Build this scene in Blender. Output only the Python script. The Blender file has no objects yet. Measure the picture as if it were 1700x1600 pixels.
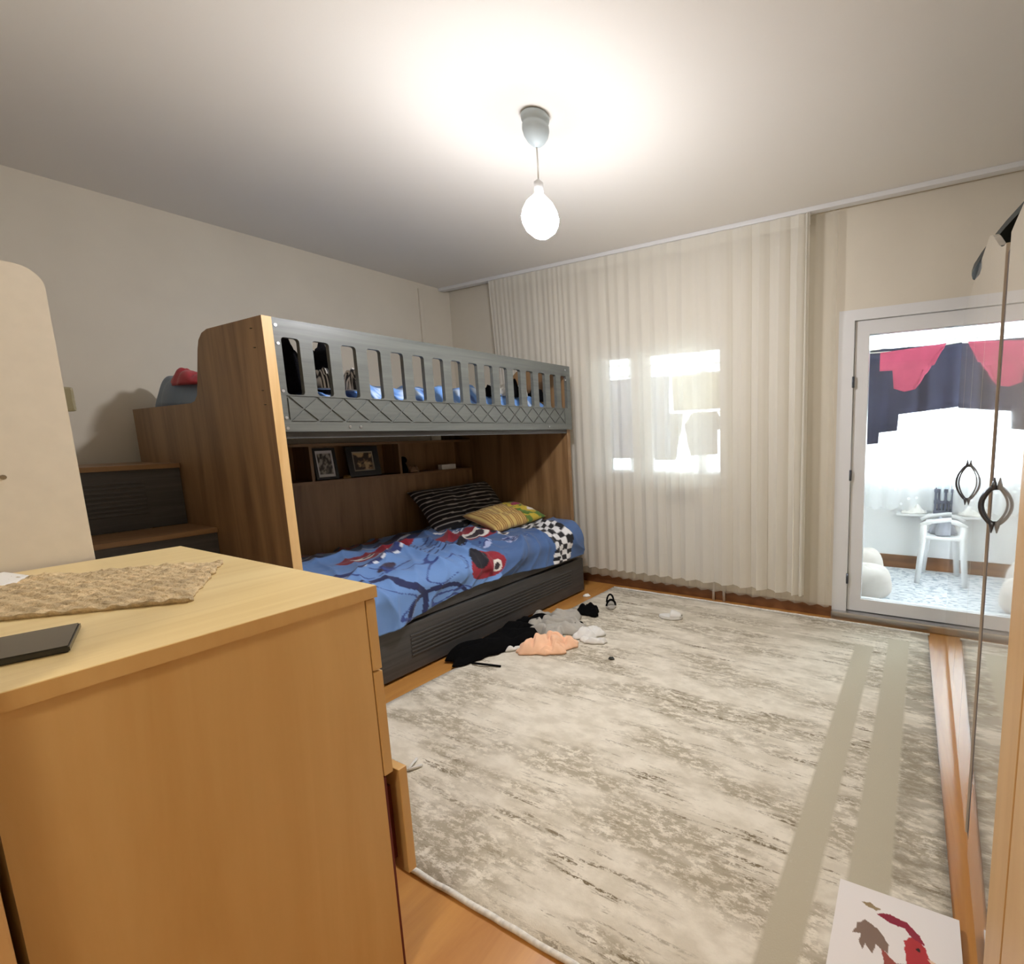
import bpy, bmesh, math, random
import numpy as np
from mathutils import Vector, Matrix, noise as mnoise

scene = bpy.context.scene
COL = scene.collection
PI = math.pi

# ------------------------------------------------------------------ camera
def make_camera():
    cam = bpy.data.cameras.new('camera')
    ob = bpy.data.objects.new('camera', cam)
    COL.objects.link(ob)
    yaw, pitch, roll = 0.4735, 0.1382, -0.0191
    f = Vector((-math.sin(yaw) * math.cos(pitch), math.cos(yaw) * math.cos(pitch), -math.sin(pitch)))
    r = Vector((math.cos(yaw), math.sin(yaw), 0))
    u = r.cross(f)
    r2 = math.cos(roll) * r + math.sin(roll) * u
    u2 = -math.sin(roll) * r + math.cos(roll) * u
    m = Matrix((r2, u2, -f)).transposed().to_4x4()
    m.translation = Vector((4.0991, -3.4214, 1.2948))
    ob.matrix_world = m
    cam.sensor_fit = 'HORIZONTAL'
    cam.sensor_width = 36
    cam.lens = 36 * 817.53 / 1700
    cam.shift_x = (850 - 1116.457) / 1700
    cam.shift_y = (829.612 - 800) / 1700
    cam.clip_start = 0.02
    scene.camera = ob
make_camera()

# ------------------------------------------------------------------ world, exposure
SKY_STRENGTH = 11.0
BULB_STRENGTH = 300.0
HALL_FILL_POWER = 15.0
w = bpy.data.worlds.new('sky')
scene.world = w
w.use_nodes = True
bg = w.node_tree.nodes['Background']
bg.inputs[0].default_value = (0.86, 0.93, 1.0, 1)
bg.inputs[1].default_value = SKY_STRENGTH
vs = scene.view_settings
vs.view_transform = 'Standard'
vs.look = 'None'
vs.gamma = 1
vs.exposure = 0.45
vs.use_curve_mapping = False

# fill light added in the hall, out of view, to brighten the dresser side
hl = bpy.data.lights.new('hall_fill_light', 'AREA')
hl.shape = 'DISK'
hl.size = 0.4
hl.energy = HALL_FILL_POWER
hl.color = (1.0, 0.93, 0.82)
hlo = bpy.data.objects.new('hall_fill_light', hl)
COL.objects.link(hlo)
hlo.location = (3.75, -4.25, 2.6)

# ------------------------------------------------------------------ helpers
def lin(c):
    out = []
    for v in c[:3]:
        v = v / 255.0
        out.append(v / 12.92 if v <= 0.04045 else ((v + 0.055) / 1.055) ** 2.4)
    return (*out, 1.0)

def newmat(name):
    m = bpy.data.materials.new(name)
    m.use_nodes = True
    return m, m.node_tree.nodes, m.node_tree.links, m.node_tree.nodes['Principled BSDF']

def plain(name, col, rough=0.6, metal=0.0, spec=0.5, coat=0.0, var=0.0, vscale=8.0, stretch=(1, 1, 1), bump=0.0, bscale=60.0, sheen=0.0):
    m, n, l, p = newmat(name)
    p.inputs['Base Color'].default_value = lin(col)
    p.inputs['Roughness'].default_value = rough
    p.inputs['Metallic'].default_value = metal
    p.inputs['Specular IOR Level'].default_value = spec
    p.inputs['Coat Weight'].default_value = coat
    p.inputs['Coat Roughness'].default_value = 0.03
    if sheen:
        p.inputs['Sheen Weight'].default_value = sheen
    if var or bump:
        tc = n.new('ShaderNodeTexCoord')
        mp = n.new('ShaderNodeMapping')
        mp.inputs['Scale'].default_value = stretch
        l.new(tc.outputs['Object'], mp.inputs[0])
        if var:
            nz = n.new('ShaderNodeTexNoise')
            nz.inputs['Scale'].default_value = vscale
            nz.inputs['Detail'].default_value = 6
            l.new(mp.outputs[0], nz.inputs['Vector'])
            rp = n.new('ShaderNodeValToRGB')
            a = [max(0, c * (1 - var)) for c in col[:3]]
            b = [min(255, c * (1 + var)) for c in col[:3]]
            rp.color_ramp.elements[0].position = 0.3
            rp.color_ramp.elements[1].position = 0.7
            rp.color_ramp.elements[0].color = lin(a)
            rp.color_ramp.elements[1].color = lin(b)
            l.new(nz.outputs['Fac'], rp.inputs[0])
            l.new(rp.outputs[0], p.inputs['Base Color'])
        if bump:
            nb = n.new('ShaderNodeTexNoise')
            nb.inputs['Scale'].default_value = bscale
            nb.inputs['Detail'].default_value = 4
            l.new(mp.outputs[0], nb.inputs['Vector'])
            bp = n.new('ShaderNodeBump')
            bp.inputs['Strength'].default_value = bump
            bp.inputs['Distance'].default_value = 0.01
            l.new(nb.outputs['Fac'], bp.inputs['Height'])
            l.new(bp.outputs[0], p.inputs['Normal'])
    return m

def wood(name, dark, light, grain='z', rough=0.4, scale=1.0, coat=0.0, streak=14.0):
    m, n, l, p = newmat(name)
    tc = n.new('ShaderNodeTexCoord')
    mp = n.new('ShaderNodeMapping')
    s = [streak * scale] * 3
    s['xyz'.index(grain)] = 1.1 * scale
    mp.inputs['Scale'].default_value = s
    l.new(tc.outputs['Object'], mp.inputs[0])
    nz = n.new('ShaderNodeTexNoise')
    nz.inputs['Scale'].default_value = 1.0
    nz.inputs['Detail'].default_value = 8
    nz.inputs['Roughness'].default_value = 0.62
    nz.inputs['Distortion'].default_value = 0.6
    l.new(mp.outputs[0], nz.inputs['Vector'])
    rp = n.new('ShaderNodeValToRGB')
    rp.color_ramp.elements[0].position = 0.32
    rp.color_ramp.elements[1].position = 0.66
    rp.color_ramp.elements[0].color = lin(dark)
    rp.color_ramp.elements[1].color = lin(light)
    l.new(nz.outputs['Fac'], rp.inputs[0])
    l.new(rp.outputs[0], p.inputs['Base Color'])
    p.inputs['Roughness'].default_value = rough
    p.inputs['Coat Weight'].default_value = coat
    p.inputs['Coat Roughness'].default_value = 0.08
    bp = n.new('ShaderNodeBump')
    bp.inputs['Strength'].default_value = 0.08
    bp.inputs['Distance'].default_value = 0.004
    l.new(nz.outputs['Fac'], bp.inputs['Height'])
    l.new(bp.outputs[0], p.inputs['Normal'])
    return m

def printed(name, rough=0.8, sheen=0.2):
    """cloth or paper whose flat print is held in the colour attribute 'print'"""
    m, n, l, p = newmat(name)
    a = n.new('ShaderNodeVertexColor')
    a.layer_name = 'print'
    l.new(a.outputs['Color'], p.inputs['Base Color'])
    p.inputs['Roughness'].default_value = rough
    p.inputs['Sheen Weight'].default_value = sheen
    return m

def sheer(name, col, transp, transl=0.45, lace=False):
    m, n, l, p = newmat(name)
    out = n['Material Output']
    n.remove(p)
    d = n.new('ShaderNodeBsdfDiffuse')
    t = n.new('ShaderNodeBsdfTranslucent')
    tr = n.new('ShaderNodeBsdfTransparent')
    d.inputs[0].default_value = lin(col)
    t.inputs[0].default_value = lin(col)
    m1 = n.new('ShaderNodeMixShader')
    m1.inputs[0].default_value = transl
    l.new(d.outputs[0], m1.inputs[1])
    l.new(t.outputs[0], m1.inputs[2])
    m2 = n.new('ShaderNodeMixShader')
    m2.inputs[0].default_value = transp
    l.new(m1.outputs[0], m2.inputs[1])
    l.new(tr.outputs[0], m2.inputs[2])
    if lace:
        tc = n.new('ShaderNodeTexCoord')
        v = n.new('ShaderNodeTexVoronoi')
        v.inputs['Scale'].default_value = 14
        l.new(tc.outputs['Object'], v.inputs['Vector'])
        rp = n.new('ShaderNodeValToRGB')
        rp.color_ramp.elements[0].position = 0.16
        rp.color_ramp.elements[0].color = (transp * 0.3,) * 3 + (1,)
        rp.color_ramp.elements[1].position = 0.22
        rp.color_ramp.elements[1].color = (transp,) * 3 + (1,)
        l.new(v.outputs['Distance'], rp.inputs[0])
        l.new(rp.outputs[0], m2.inputs[0])
    l.new(m2.outputs[0], out.inputs[0])
    return m

def glass(name):
    m, n, l, p = newmat(name)
    out = n['Material Output']
    n.remove(p)
    tr = n.new('ShaderNodeBsdfTransparent')
    tr.inputs[0].default_value = (0.95, 0.97, 0.97, 1)
    g = n.new('ShaderNodeBsdfGlossy')
    g.inputs['Roughness'].default_value = 0.02
    fr = n.new('ShaderNodeFresnel')
    fr.inputs[0].default_value = 1.35
    mx = n.new('ShaderNodeMixShader')
    l.new(fr.outputs[0], mx.inputs[0])
    l.new(tr.outputs[0], mx.inputs[1])
    l.new(g.outputs[0], mx.inputs[2])
    l.new(mx.outputs[0], out.inputs[0])
    return m

def emit(name, col, s):
    m, n, l, p = newmat(name)
    p.inputs['Base Color'].default_value = (1, 1, 1, 1)
    p.inputs['Emission Color'].default_value = lin(col)
    p.inputs['Emission Strength'].default_value = s
    return m

WLOC = {}
def finish(name, bm, mat, parent=None, smooth=False, label=None, base=None):
    me = bpy.data.meshes.new(name)
    vs_ = [v.co for v in bm.verts]
    lo = Vector((min(v[i] for v in vs_) for i in range(3)))
    hi = Vector((max(v[i] for v in vs_) for i in range(3)))
    o0 = Vector(base) if base is not None else Vector(((lo.x + hi.x) / 2, (lo.y + hi.y) / 2, lo.z))
    bmesh.ops.translate(bm, verts=bm.verts, vec=-o0)
    bmesh.ops.recalc_face_normals(bm, faces=bm.faces)
    bm.to_mesh(me)
    bm.free()
    if mat is not None:
        me.materials.append(mat)
    if smooth:
        for p in me.polygons:
            p.use_smooth = True
    o = bpy.data.objects.new(name, me)
    COL.objects.link(o)
    pl = WLOC.get(parent.name, Vector()) if parent else Vector()
    o.parent = parent
    o.location = o0 - pl
    WLOC[o.name] = o0
    if label:
        o['label'] = label
    return o

def tag(o, label, cat, group=None):
    o['label'] = label
    o['category'] = cat
    if group:
        o['group'] = group
    return o

def struct(o):
    o['kind'] = 'structure'
    return o

def thing(name, loc, label, cat, group=None):
    o = bpy.data.objects.new(name, None)
    COL.objects.link(o)
    o.empty_display_size = 0.1
    o.location = loc
    WLOC[o.name] = Vector(loc)
    return tag(o, label, cat, group)

def addbox(bm, x0, x1, y0, y1, z0, z1, bevel=0.0):
    vs_ = [bm.verts.new((x, y, z)) for x in (x0, x1) for y in (y0, y1) for z in (z0, z1)]
    q = [(0, 1, 3, 2), (4, 6, 7, 5), (0, 4, 5, 1), (2, 3, 7, 6), (0, 2, 6, 4), (1, 5, 7, 3)]
    fs = [bm.faces.new([vs_[i] for i in f]) for f in q]
    if bevel:
        es = list({e for f in fs for e in f.edges})
        bmesh.ops.bevel(bm, geom=es, offset=bevel, segments=2, affect='EDGES', profile=0.6)

def box(name, x0, x1, y0, y1, z0, z1, mat, parent=None, bevel=0.002, label=None):
    bm = bmesh.new()
    addbox(bm, min(x0, x1), max(x0, x1), min(y0, y1), max(y0, y1), min(z0, z1), max(z0, z1), bevel)
    return finish(name, bm, mat, parent, label=label)

def prism(name, pts, axis, a, b, mat, parent=None, bevel=0.0, label=None):
    """polygon in the plane normal to axis, extruded from a to b"""
    bm = bmesh.new()
    def P(u, v, t):
        return {'x': (t, u, v), 'y': (u, t, v), 'z': (u, v, t)}[axis]
    A = [bm.verts.new(P(u, v, a)) for u, v in pts]
    B = [bm.verts.new(P(u, v, b)) for u, v in pts]
    fa = bm.faces.new(A)
    fb = bm.faces.new(B[::-1])
    k = len(pts)
    for i in range(k):
        bm.faces.new((A[i], B[i], B[(i + 1) % k], A[(i + 1) % k]))
    if bevel:
        es = list(set(list(fa.edges) + list(fb.edges)))
        bmesh.ops.bevel(bm, geom=es, offset=bevel, segments=2, affect='EDGES')
    return finish(name, bm, mat, parent, label=label)

def addtube(bm, path, r, n=8, cap=True):
    path = [Vector(p) for p in path]
    rings = []
    up = Vector((0.13, 0.31, 0.94)).normalized()
    for i, p in enumerate(path):
        t = (path[min(i + 1, len(path) - 1)] - path[max(i - 1, 0)]).normalized()
        a = t.cross(up)
        if a.length < 1e-3:
            a = t.cross(Vector((1, 0, 0)))
        a.normalize()
        b = t.cross(a).normalized()
        rr = r[i] if isinstance(r, (list, tuple)) else r
        rings.append([bm.verts.new(p + a * (rr * math.cos(2 * PI * k / n)) + b * (rr * math.sin(2 * PI * k / n))) for k in range(n)])
    for A, B in zip(rings, rings[1:]):
        for k in range(n):
            bm.faces.new((A[k], A[(k + 1) % n], B[(k + 1) % n], B[k]))
    if cap:
        bm.faces.new(rings[0][::-1])
        bm.faces.new(rings[-1])

def tube(name, path, r, mat, parent=None, n=8, label=None):
    bm = bmesh.new()
    addtube(bm, path, r, n)
    return finish(name, bm, mat, parent, smooth=True, label=label)

def lathe(name, prof, c, mat, parent=None, n=28, label=None, smooth=True):
    bm = bmesh.new()
    rings = []
    for r, z in prof:
        rings.append([bm.verts.new((c[0] + max(r, 1e-4) * math.cos(2 * PI * k / n), c[1] + max(r, 1e-4) * math.sin(2 * PI * k / n), c[2] + z)) for k in range(n)])
    for A, B in zip(rings, rings[1:]):
        for k in range(n):
            bm.faces.new((A[k], A[(k + 1) % n], B[(k + 1) % n], B[k]))
    bm.faces.new(rings[0][::-1])
    bm.faces.new(rings[-1])
    return finish(name, bm, mat, parent, smooth=smooth, label=label)

def grid(name, nu, nv, fn, mat, parent=None, colfn=None, close=None, label=None, thick=0.0, smooth=True):
    """fn(u,v)->xyz on a nu x nv lattice; colfn(u,v)->sRGB for the 'print' attribute; close = z of a flat underside"""
    bm = bmesh.new()
    lay = bm.loops.layers.float_color.new('print') if colfn else None
    V = [[bm.verts.new(fn(i / nu, j / nv)) for j in range(nv + 1)] for i in range(nu + 1)]
    for i in range(nu):
        for j in range(nv):
            f = bm.faces.new((V[i][j], V[i + 1][j], V[i + 1][j + 1], V[i][j + 1]))
            if lay:
                for lp, (a, b) in zip(f.loops, ((i, j), (i + 1, j), (i + 1, j + 1), (i, j + 1))):
                    lp[lay] = lin(colfn(a / nu, b / nv))
    if close is not None:
        ring = [V[i][0] for i in range(nu + 1)] + [V[nu][j] for j in range(1, nv + 1)] + [V[i][nv] for i in range(nu - 1, -1, -1)] + [V[0][j] for j in range(nv - 1, 0, -1)]
        low = [bm.verts.new((v.co.x, v.co.y, close)) for v in ring]
        k = len(ring)
        fs = [bm.faces.new((ring[i], low[i], low[(i + 1) % k], ring[(i + 1) % k])) for i in range(k)]
        fs.append(bm.faces.new(low))
        if lay:
            c0 = lin(colfn(0.02, 0.02))
            for f in fs:
                for lp in f.loops:
                    lp[lay] = c0
    o = finish(name, bm, mat, parent, smooth=smooth, label=label)
    if thick:
        s = o.modifiers.new('thickness', 'SOLIDIFY')
        s.thickness = thick
        s.offset = -1
    return o

def nz(x, y, z=0.0):
    return mnoise.noise(Vector((x, y, z)))

def ridge(x, y, z=0.0):
    return 1 - abs(mnoise.noise(Vector((x, y, z)))) * 2

def smooth01(t):
    t = max(0.0, min(1.0, t))
    return t * t * (3 - 2 * t)

def heap(name, cx, cy, z0, rx, ry, h, seed, mat, rot=0.0, parent=None, label=None, fold=1.0, rag=0.25, n=34, freq=1.0):
    """a crumpled piece of cloth lying on z0: ragged outline, folds, closed underside"""
    bm = bmesh.new()
    m = n * 2
    rings = []
    ca, sa = math.cos(rot), math.sin(rot)
    for i in range(n + 1):
        t = i / n
        ring = []
        for k in range(m):
            a = 2 * PI * k / m
            R = 1 + rag * nz(math.cos(a) * 1.7 + seed, math.sin(a) * 1.7, seed * 0.37) * 2 + rag * 0.5 * nz(math.cos(a) * 5, math.sin(a) * 5 + seed, 2.1)
            x, y = t * R * math.cos(a) * rx, t * R * math.sin(a) * ry
            q = freq / max(rx, ry)
            wx = x * q + 0.55 * nz(x * q * 1.3 + seed, y * q * 1.3, 1.7)
            wy = y * q + 0.55 * nz(x * q * 1.3, y * q * 1.3 + seed, 5.1)
            f1 = abs(math.sin(3.1 * (wx * math.cos(seed) + wy * math.sin(seed)) + seed))
            f2 = abs(math.sin(6.3 * (wx * math.sin(seed * 2) - wy * math.cos(seed * 2)) + 1.5 * f1))
            f3 = nz(x * q * 1.4 + seed * 3, y * q * 1.4, 9.2)
            prof = (1 - t ** 5) ** 0.8
            z = z0 + 0.004 + h * prof * max(0.12, 0.18 + fold * (0.34 * f1 ** 0.8 + 0.20 * f2 ** 0.8) + 0.45 * f3 + 0.15 * (1 - t))
            if i == n:
                z = z0 + 0.002
            ring.append(bm.verts.new((cx + x * ca - y * sa, cy + x * sa + y * ca, z)))
            if i == 0:
                break
        rings.append(ring)
    for k in range(m):
        bm.faces.new((rings[0][0], rings[1][k], rings[1][(k + 1) % m]))
    for A, B in zip(rings[1:], rings[2:]):
        for k in range(m):
            bm.faces.new((A[k], B[k], B[(k + 1) % m], A[(k + 1) % m]))
    bm.faces.new(rings[-1][::-1])
    return finish(name, bm, mat, parent, smooth=True, label=label)

# ------------------------------------------------------------------ materials
MT = {}
MT['wall'] = plain('wall_paint', (219, 211, 195), 0.85, spec=0.2, var=0.015, vscale=2.5, bump=0.03, bscale=160)
MT['ceil'] = plain('ceiling_paint', (236, 232, 225), 0.9, spec=0.1, bump=0.02, bscale=160)
MT['white'] = plain('white_plastic_frame', (222, 222, 222), 0.35)
MT['skirt'] = wood('brown_skirting', (96, 62, 38), (140, 96, 62), 'x', 0.4)
MT['floor'] = wood('laminate_floor', (178, 120, 58), (206, 150, 80), 'y', 0.28, 0.8, coat=0.15, streak=10)
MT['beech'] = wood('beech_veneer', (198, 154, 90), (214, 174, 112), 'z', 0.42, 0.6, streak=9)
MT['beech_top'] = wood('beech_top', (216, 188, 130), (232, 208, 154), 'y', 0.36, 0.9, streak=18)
MT['tan'] = wood('tan_veneer', (206, 162, 104), (222, 182, 126), 'z', 0.42, 0.6, streak=9)
MT['oak'] = wood('brown_oak', (112, 82, 52), (152, 118, 80), 'z', 0.45, 1.0, streak=13)
MT['oak_y'] = wood('brown_oak_lengthwise', (112, 82, 52), (152, 118, 80), 'y', 0.45, 1.0, streak=13)
MT['edge'] = wood('pale_edge_band', (206, 166, 108), (226, 190, 134), 'z', 0.45, 1.0)
MT['grey'] = wood('grey_painted_grain', (82, 85, 81), (100, 102, 97), 'y', 0.36, 1.4, streak=30)
MT['dgrey'] = wood('dark_grey_painted_grain', (60, 60, 60), (78, 77, 76), 'y', 0.42, 1.4, streak=30)
MT['cream'] = plain('cream_laminate', (218, 206, 186), 0.55, var=0.01, vscale=30)
MT['gloss'] = plain('gloss_white_lacquer', (216, 206, 190), 0.05, spec=0.6, coat=1.0)
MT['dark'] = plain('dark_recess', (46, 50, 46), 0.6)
MT['metal'] = plain('brushed_metal', (190, 190, 190), 0.3, 1.0)
MT['gun'] = plain('gunmetal', (92, 96, 104), 0.28, 0.9)
MT['screw'] = plain('screw', (150, 140, 120), 0.4, 0.8)
MT['black'] = plain('black_cloth', (9, 9, 10), 0.95, spec=0.1)
MT['fur'] = plain('black_plush', (10, 10, 14), 0.95, spec=0.1, bump=0.6, bscale=140)
MT['greycloth'] = plain('grey_cloth', (172, 167, 157), 0.9, var=0.05, sheen=0.2)
MT['peach'] = plain('peach_cloth', (244, 196, 160), 0.85, var=0.04, sheen=0.2)
MT['whitecloth'] = plain('white_cloth', (226, 224, 218), 0.85, sheen=0.2)
MT['red'] = plain('red_cloth', (168, 24, 42), 0.85, sheen=0.2)
MT['slate'] = plain('slate_blue_cloth', (108, 126, 146), 0.85, var=0.04, sheen=0.2)
MT['navy'] = plain('navy_cloth', (62, 64, 88), 0.9, var=0.1, vscale=4)
MT['pink'] = plain('pink_cloth', (204, 88, 120), 0.9, var=0.05)
MT['rust'] = plain('rust_cloth', (176, 92, 76), 0.9)
MT['lightgrey'] = plain('light_grey_cloth', (150, 152, 160), 0.9)
MT['paleblue'] = plain('pale_blue_cloth', (170, 180, 214), 0.9)
MT['yellow'] = plain('pale_yellow_cloth', (226, 216, 170), 0.9)
MT['tablet'] = plain('black_glass', (42, 42, 38), 0.25)
MT['paper'] = plain('white_paper', (236, 234, 228), 0.6)
MT['matt_white'] = plain('white_mattress', (215, 215, 215), 0.8)
MT['balc'] = plain('balcony_paint', (226, 226, 226), 0.8)
MT['crate'] = plain('grey_plastic_crate', (92, 96, 112), 0.5)
MT['sack'] = plain('cream_sack', (214, 206, 198), 0.85, var=0.03)
MT['redin'] = plain('dark_red_drawer_inside', (96, 26, 16), 0.6)
MT['print'] = printed('printed_cloth')
MT['printpaper'] = printed('printed_paper', 0.5, 0.0)
MT['curtain'] = sheer('sheer_curtain_cloth', (250, 247, 238), 0.27, 0.42)
MT['curtain2'] = sheer('thin_voile', (228, 222, 208), 0.62, 0.4)
MT['lace'] = sheer('lace', (245, 246, 246), 0.45, 0.5, lace=True)
MT['drape'] = sheer('white_drape', (240, 244, 246), 0.15, 0.5)
MT['glass'] = glass('clear_glass')
MT['bulb'] = emit('bulb_glow', (250, 250, 255), BULB_STRENGTH)
MT['bulb_neck'] = emit('bulb_neck_glow', (250, 250, 255), BULB_STRENGTH * 0.09)
MT['fringe'] = plain('white_fringe', (224, 220, 210), 0.9, var=0.08, vscale=60)

# ------------------------------------------------------------------ room shell
H = 2.65
XR, YB = 4.86, -3.33
TH = 0.2
struct(box('floor', -0.2, XR + 0.2, -5.0, 0.2, -0.1, 0.0, MT['floor'], bevel=0))
struct(box('ceiling', -0.2, XR + 0.2, -5.0, 0.2, H, H + 0.1, MT['ceil'], bevel=0))
struct(box('wall_left', -0.2, 0.0, YB, TH, 0, H, MT['wall'], bevel=0))
struct(box('wall_right', XR, XR + 0.2, -5.0, TH, 0, H, MT['wall'], bevel=0))
bm = bmesh.new()
addbox(bm, -0.2, 3.06, YB - 0.16, YB, 0, H)
addbox(bm, 4.30, XR, YB - 0.16, YB, 0, H)
addbox(bm, 3.06, 4.30, YB - 0.16, YB, 2.1, H)
struct(finish('wall_rear', bm, MT['wall']))
bm = bmesh.new()
addbox(bm, 1.9, 2.1, -5.0, YB - 0.16, 0, H)
addbox(bm, 1.9, XR + 0.2, -5.2, -5.0, 0, H)
struct(finish('wall_hall', bm, MT['wall']))
# window wall with its two openings
WX0, WX1, WZ0, WZ1 = 1.66, 2.79, 0.90, 1.95
DX0, DX1, DZ1 = 3.574, 4.62, 2.03
bm = bmesh.new()
addbox(bm, -0.2, WX0, 0, TH, 0, H)
addbox(bm, WX1, DX0, 0, TH, 0, H)
addbox(bm, DX1, XR + 0.2, 0, TH, 0, H)
addbox(bm, WX0, WX1, 0, TH, 0, WZ0)
addbox(bm, WX0, WX1, 0, TH, WZ1, H)
addbox(bm, DX0, DX1, 0, TH, DZ1, H)
struct(finish('wall_window', bm, MT['wall']))
struct(box('baseboard_window', 0.0, DX0, -0.014, 0.0, 0, 0.075, MT['skirt'], bevel=0.003))
struct(box('baseboard_left', 0.0, 0.014, YB, -0.014, 0, 0.075, MT['skirt'], bevel=0.003))
struct(box('trim_2', 3.06, 3.075, YB - 0.165, YB + 0.008, 0, 2.1, MT['tan'], bevel=0.003))
struct(box('baseboard_rear', 0.014, 3.06, YB, YB + 0.014, 0, 0.075, MT['skirt'], bevel=0.003))
struct(box('trim_1', 0.0, 0.022, -0.335, -0.305, 0.08, 2.60, MT['wall'], bevel=0.004))

# window in the wall behind the curtain
win = struct(thing('window_1', ((WX0 + WX1) / 2, 0.1, WZ0), 'white framed window behind the sheer curtain', 'window'))
del win['category']
def frame_parts(parent, x0, x1, z0, z1, y0, y1, wd, mat, name='window_frame'):
    bm = bmesh.new()
    addbox(bm, x0, x0 + wd, y0, y1, z0, z1)
    addbox(bm, x1 - wd, x1, y0, y1, z0, z1)
    addbox(bm, x0 + wd, x1 - wd, y0, y1, z0, z0 + wd)
    addbox(bm, x0 + wd, x1 - wd, y0, y1, z1 - wd, z1)
    return finish(name, bm, mat, parent)
frame_parts(win, WX0, WX1, WZ0, WZ1, 0.05, 0.12, 0.06, MT['white'])
box('mullion', 1.97, 2.12, 0.05, 0.12, WZ0 + 0.06, WZ1 - 0.06, MT['white'], win)
box('pane', WX0 + 0.06, 1.97, 0.08, 0.086, WZ0 + 0.06, WZ1 - 0.06, MT['glass'], win, bevel=0)
box('pane', 2.12, WX1 - 0.06, 0.08, 0.086, WZ0 + 0.06, WZ1 - 0.06, MT['glass'], win, bevel=0)
box('window_sill', WX0 - 0.04, WX1 + 0.04, -0.04, 0.05, WZ0 - 0.03, WZ0, MT['white'], win, bevel=0.005)
box('window_handle', 2.03, 2.05, 0.02, 0.05, 1.36, 1.48, MT['white'], win, bevel=0.004)

# balcony door
dr = struct(thing('door_1', ((DX0 + DX1) / 2, 0.1, 0), 'white framed glazed balcony door', 'door'))
del dr['category']
bm = bmesh.new()
addbox(bm, DX0, DX0 + 0.095, -0.012, 0.12, 0, DZ1)
addbox(bm, DX1 - 0.095, DX1, -0.012, 0.12, 0, DZ1)
addbox(bm, DX0 + 0.095, DX1 - 0.095, -0.012, 0.12, DZ1 - 0.065, DZ1)
finish('door_frame', bm, MT['white'], dr)
lf = frame_parts(dr, DX0 + 0.098, DX1 - 0.098, 0.06, DZ1 - 0.068, 0.01, 0.075, 0.085, MT['white'], 'door_leaf')
bm = bmesh.new()
addbox(bm, DX0 + 0.16, DX0 + 0.1875, 0.02, 0.06, 0.14, DZ1 - 0.15)
box('pane', DX0 + 0.183, DX1 - 0.183, 0.035, 0.043, 0.145, DZ1 - 0.153, MT['glass'], lf, bevel=0)
bm.free()
for z in (0.25, 0.95, 1.55):
    tube('hinge', [(DX0 + 0.097, -0.012, z), (DX0 + 0.097, -0.012, z + 0.07)], 0.008, MT['gun'], dr)
box('threshold', DX0, DX1, -0.05, 0.14, 0.0, 0.055, MT['metal'], dr, bevel=0.01)

# ------------------------------------------------------------------ balcony beyond the wall
BY = 1.5
BX0, BX1 = 0.2, 5.4
struct(box('floor_balcony', BX0, BX1, TH, BY + 0.15, -0.1, 0.0, MT['balc'], bevel=0))
struct(box('ceiling_balcony', BX0, BX1, TH, BY + 0.15, 2.45, 2.55, MT['balc'], bevel=0))
bm = bmesh.new()
addbox(bm, BX0, BX1, BY, BY + 0.15, 0, 0.80)
addbox(bm, BX0, BX1, BY, BY + 0.15, 2.36, 2.45)
struct(finish('wall_balcony_outer', bm, MT['balc']))
bm = bmesh.new()
addbox(bm, BX0 - 0.1, BX0, TH, BY + 0.15, 0, 2.45)
addbox(bm, BX1, BX1 + 0.1, TH, BY + 0.15, 0, 2.45)
struct(finish('wall_balcony_ends', bm, MT['balc']))
struct(box('baseboard_balcony', BX0, BX1, BY - 0.015, BY, 0, 0.12, MT['skirt'], bevel=0.003))
w2 = struct(thing('window_2', ((BX0 + BX1) / 2, BY + 0.07, 0.80), 'long white framed window of the enclosed balcony', 'window'))
del w2['category']
nb = 6
bw = (BX1 - BX0) / nb
for k in range(nb):
    fr = frame_parts(w2, BX0 + k * bw, BX0 + (k + 1) * bw, 0.80, 2.36, BY + 0.04, BY + 0.10, 0.05, MT['white'], 'window_frame')
    box('pane', BX0 + k * bw + 0.05, BX0 + (k + 1) * bw - 0.05, BY + 0.068, BY + 0.073, 0.85, 2.31, MT['glass'], fr, bevel=0)

def hanging(name, x0, x1, y, ztop, zbot, mat, amp=0.015, waves=6, seed=1.0, label=None, cat='curtain', group=None, n=120, thick=0.0, bottom=None, sway=0.0):
    def fn(u, v):
        ph = u * waves * 2 * PI + 2.2 * nz(u * 6 + seed, seed)
        zb = zbot + (bottom(u) if bottom else 0)
        z = ztop + (zb - ztop) * v
        yy = y + amp * (0.45 + 0.55 * v) * math.sin(ph) + sway * v * nz(u * 3 + seed, v * 2)
        return (x0 + (x1 - x0) * u, yy, z)
    o = grid(name, n, 10, fn, mat, thick=thick)
    return tag(o, label, cat, group)

hanging('lace_curtain', 0.7, 4.20, 1.40, 2.34, 0.56, MT['lace'], 0.02, 22, 3.0, 'white lace curtain over the balcony window, hanging to mid height', 'curtain', n=260, bottom=lambda u: 0.012 * math.sin(u * 180))
hanging('white_drape', 4.21, 4.42, 1.38, 2.34, 0.66, MT['drape'], 0.03, 4, 5.0, 'bunched plain white drape beside the lace curtain on the balcony', 'curtain', n=60)

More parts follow.
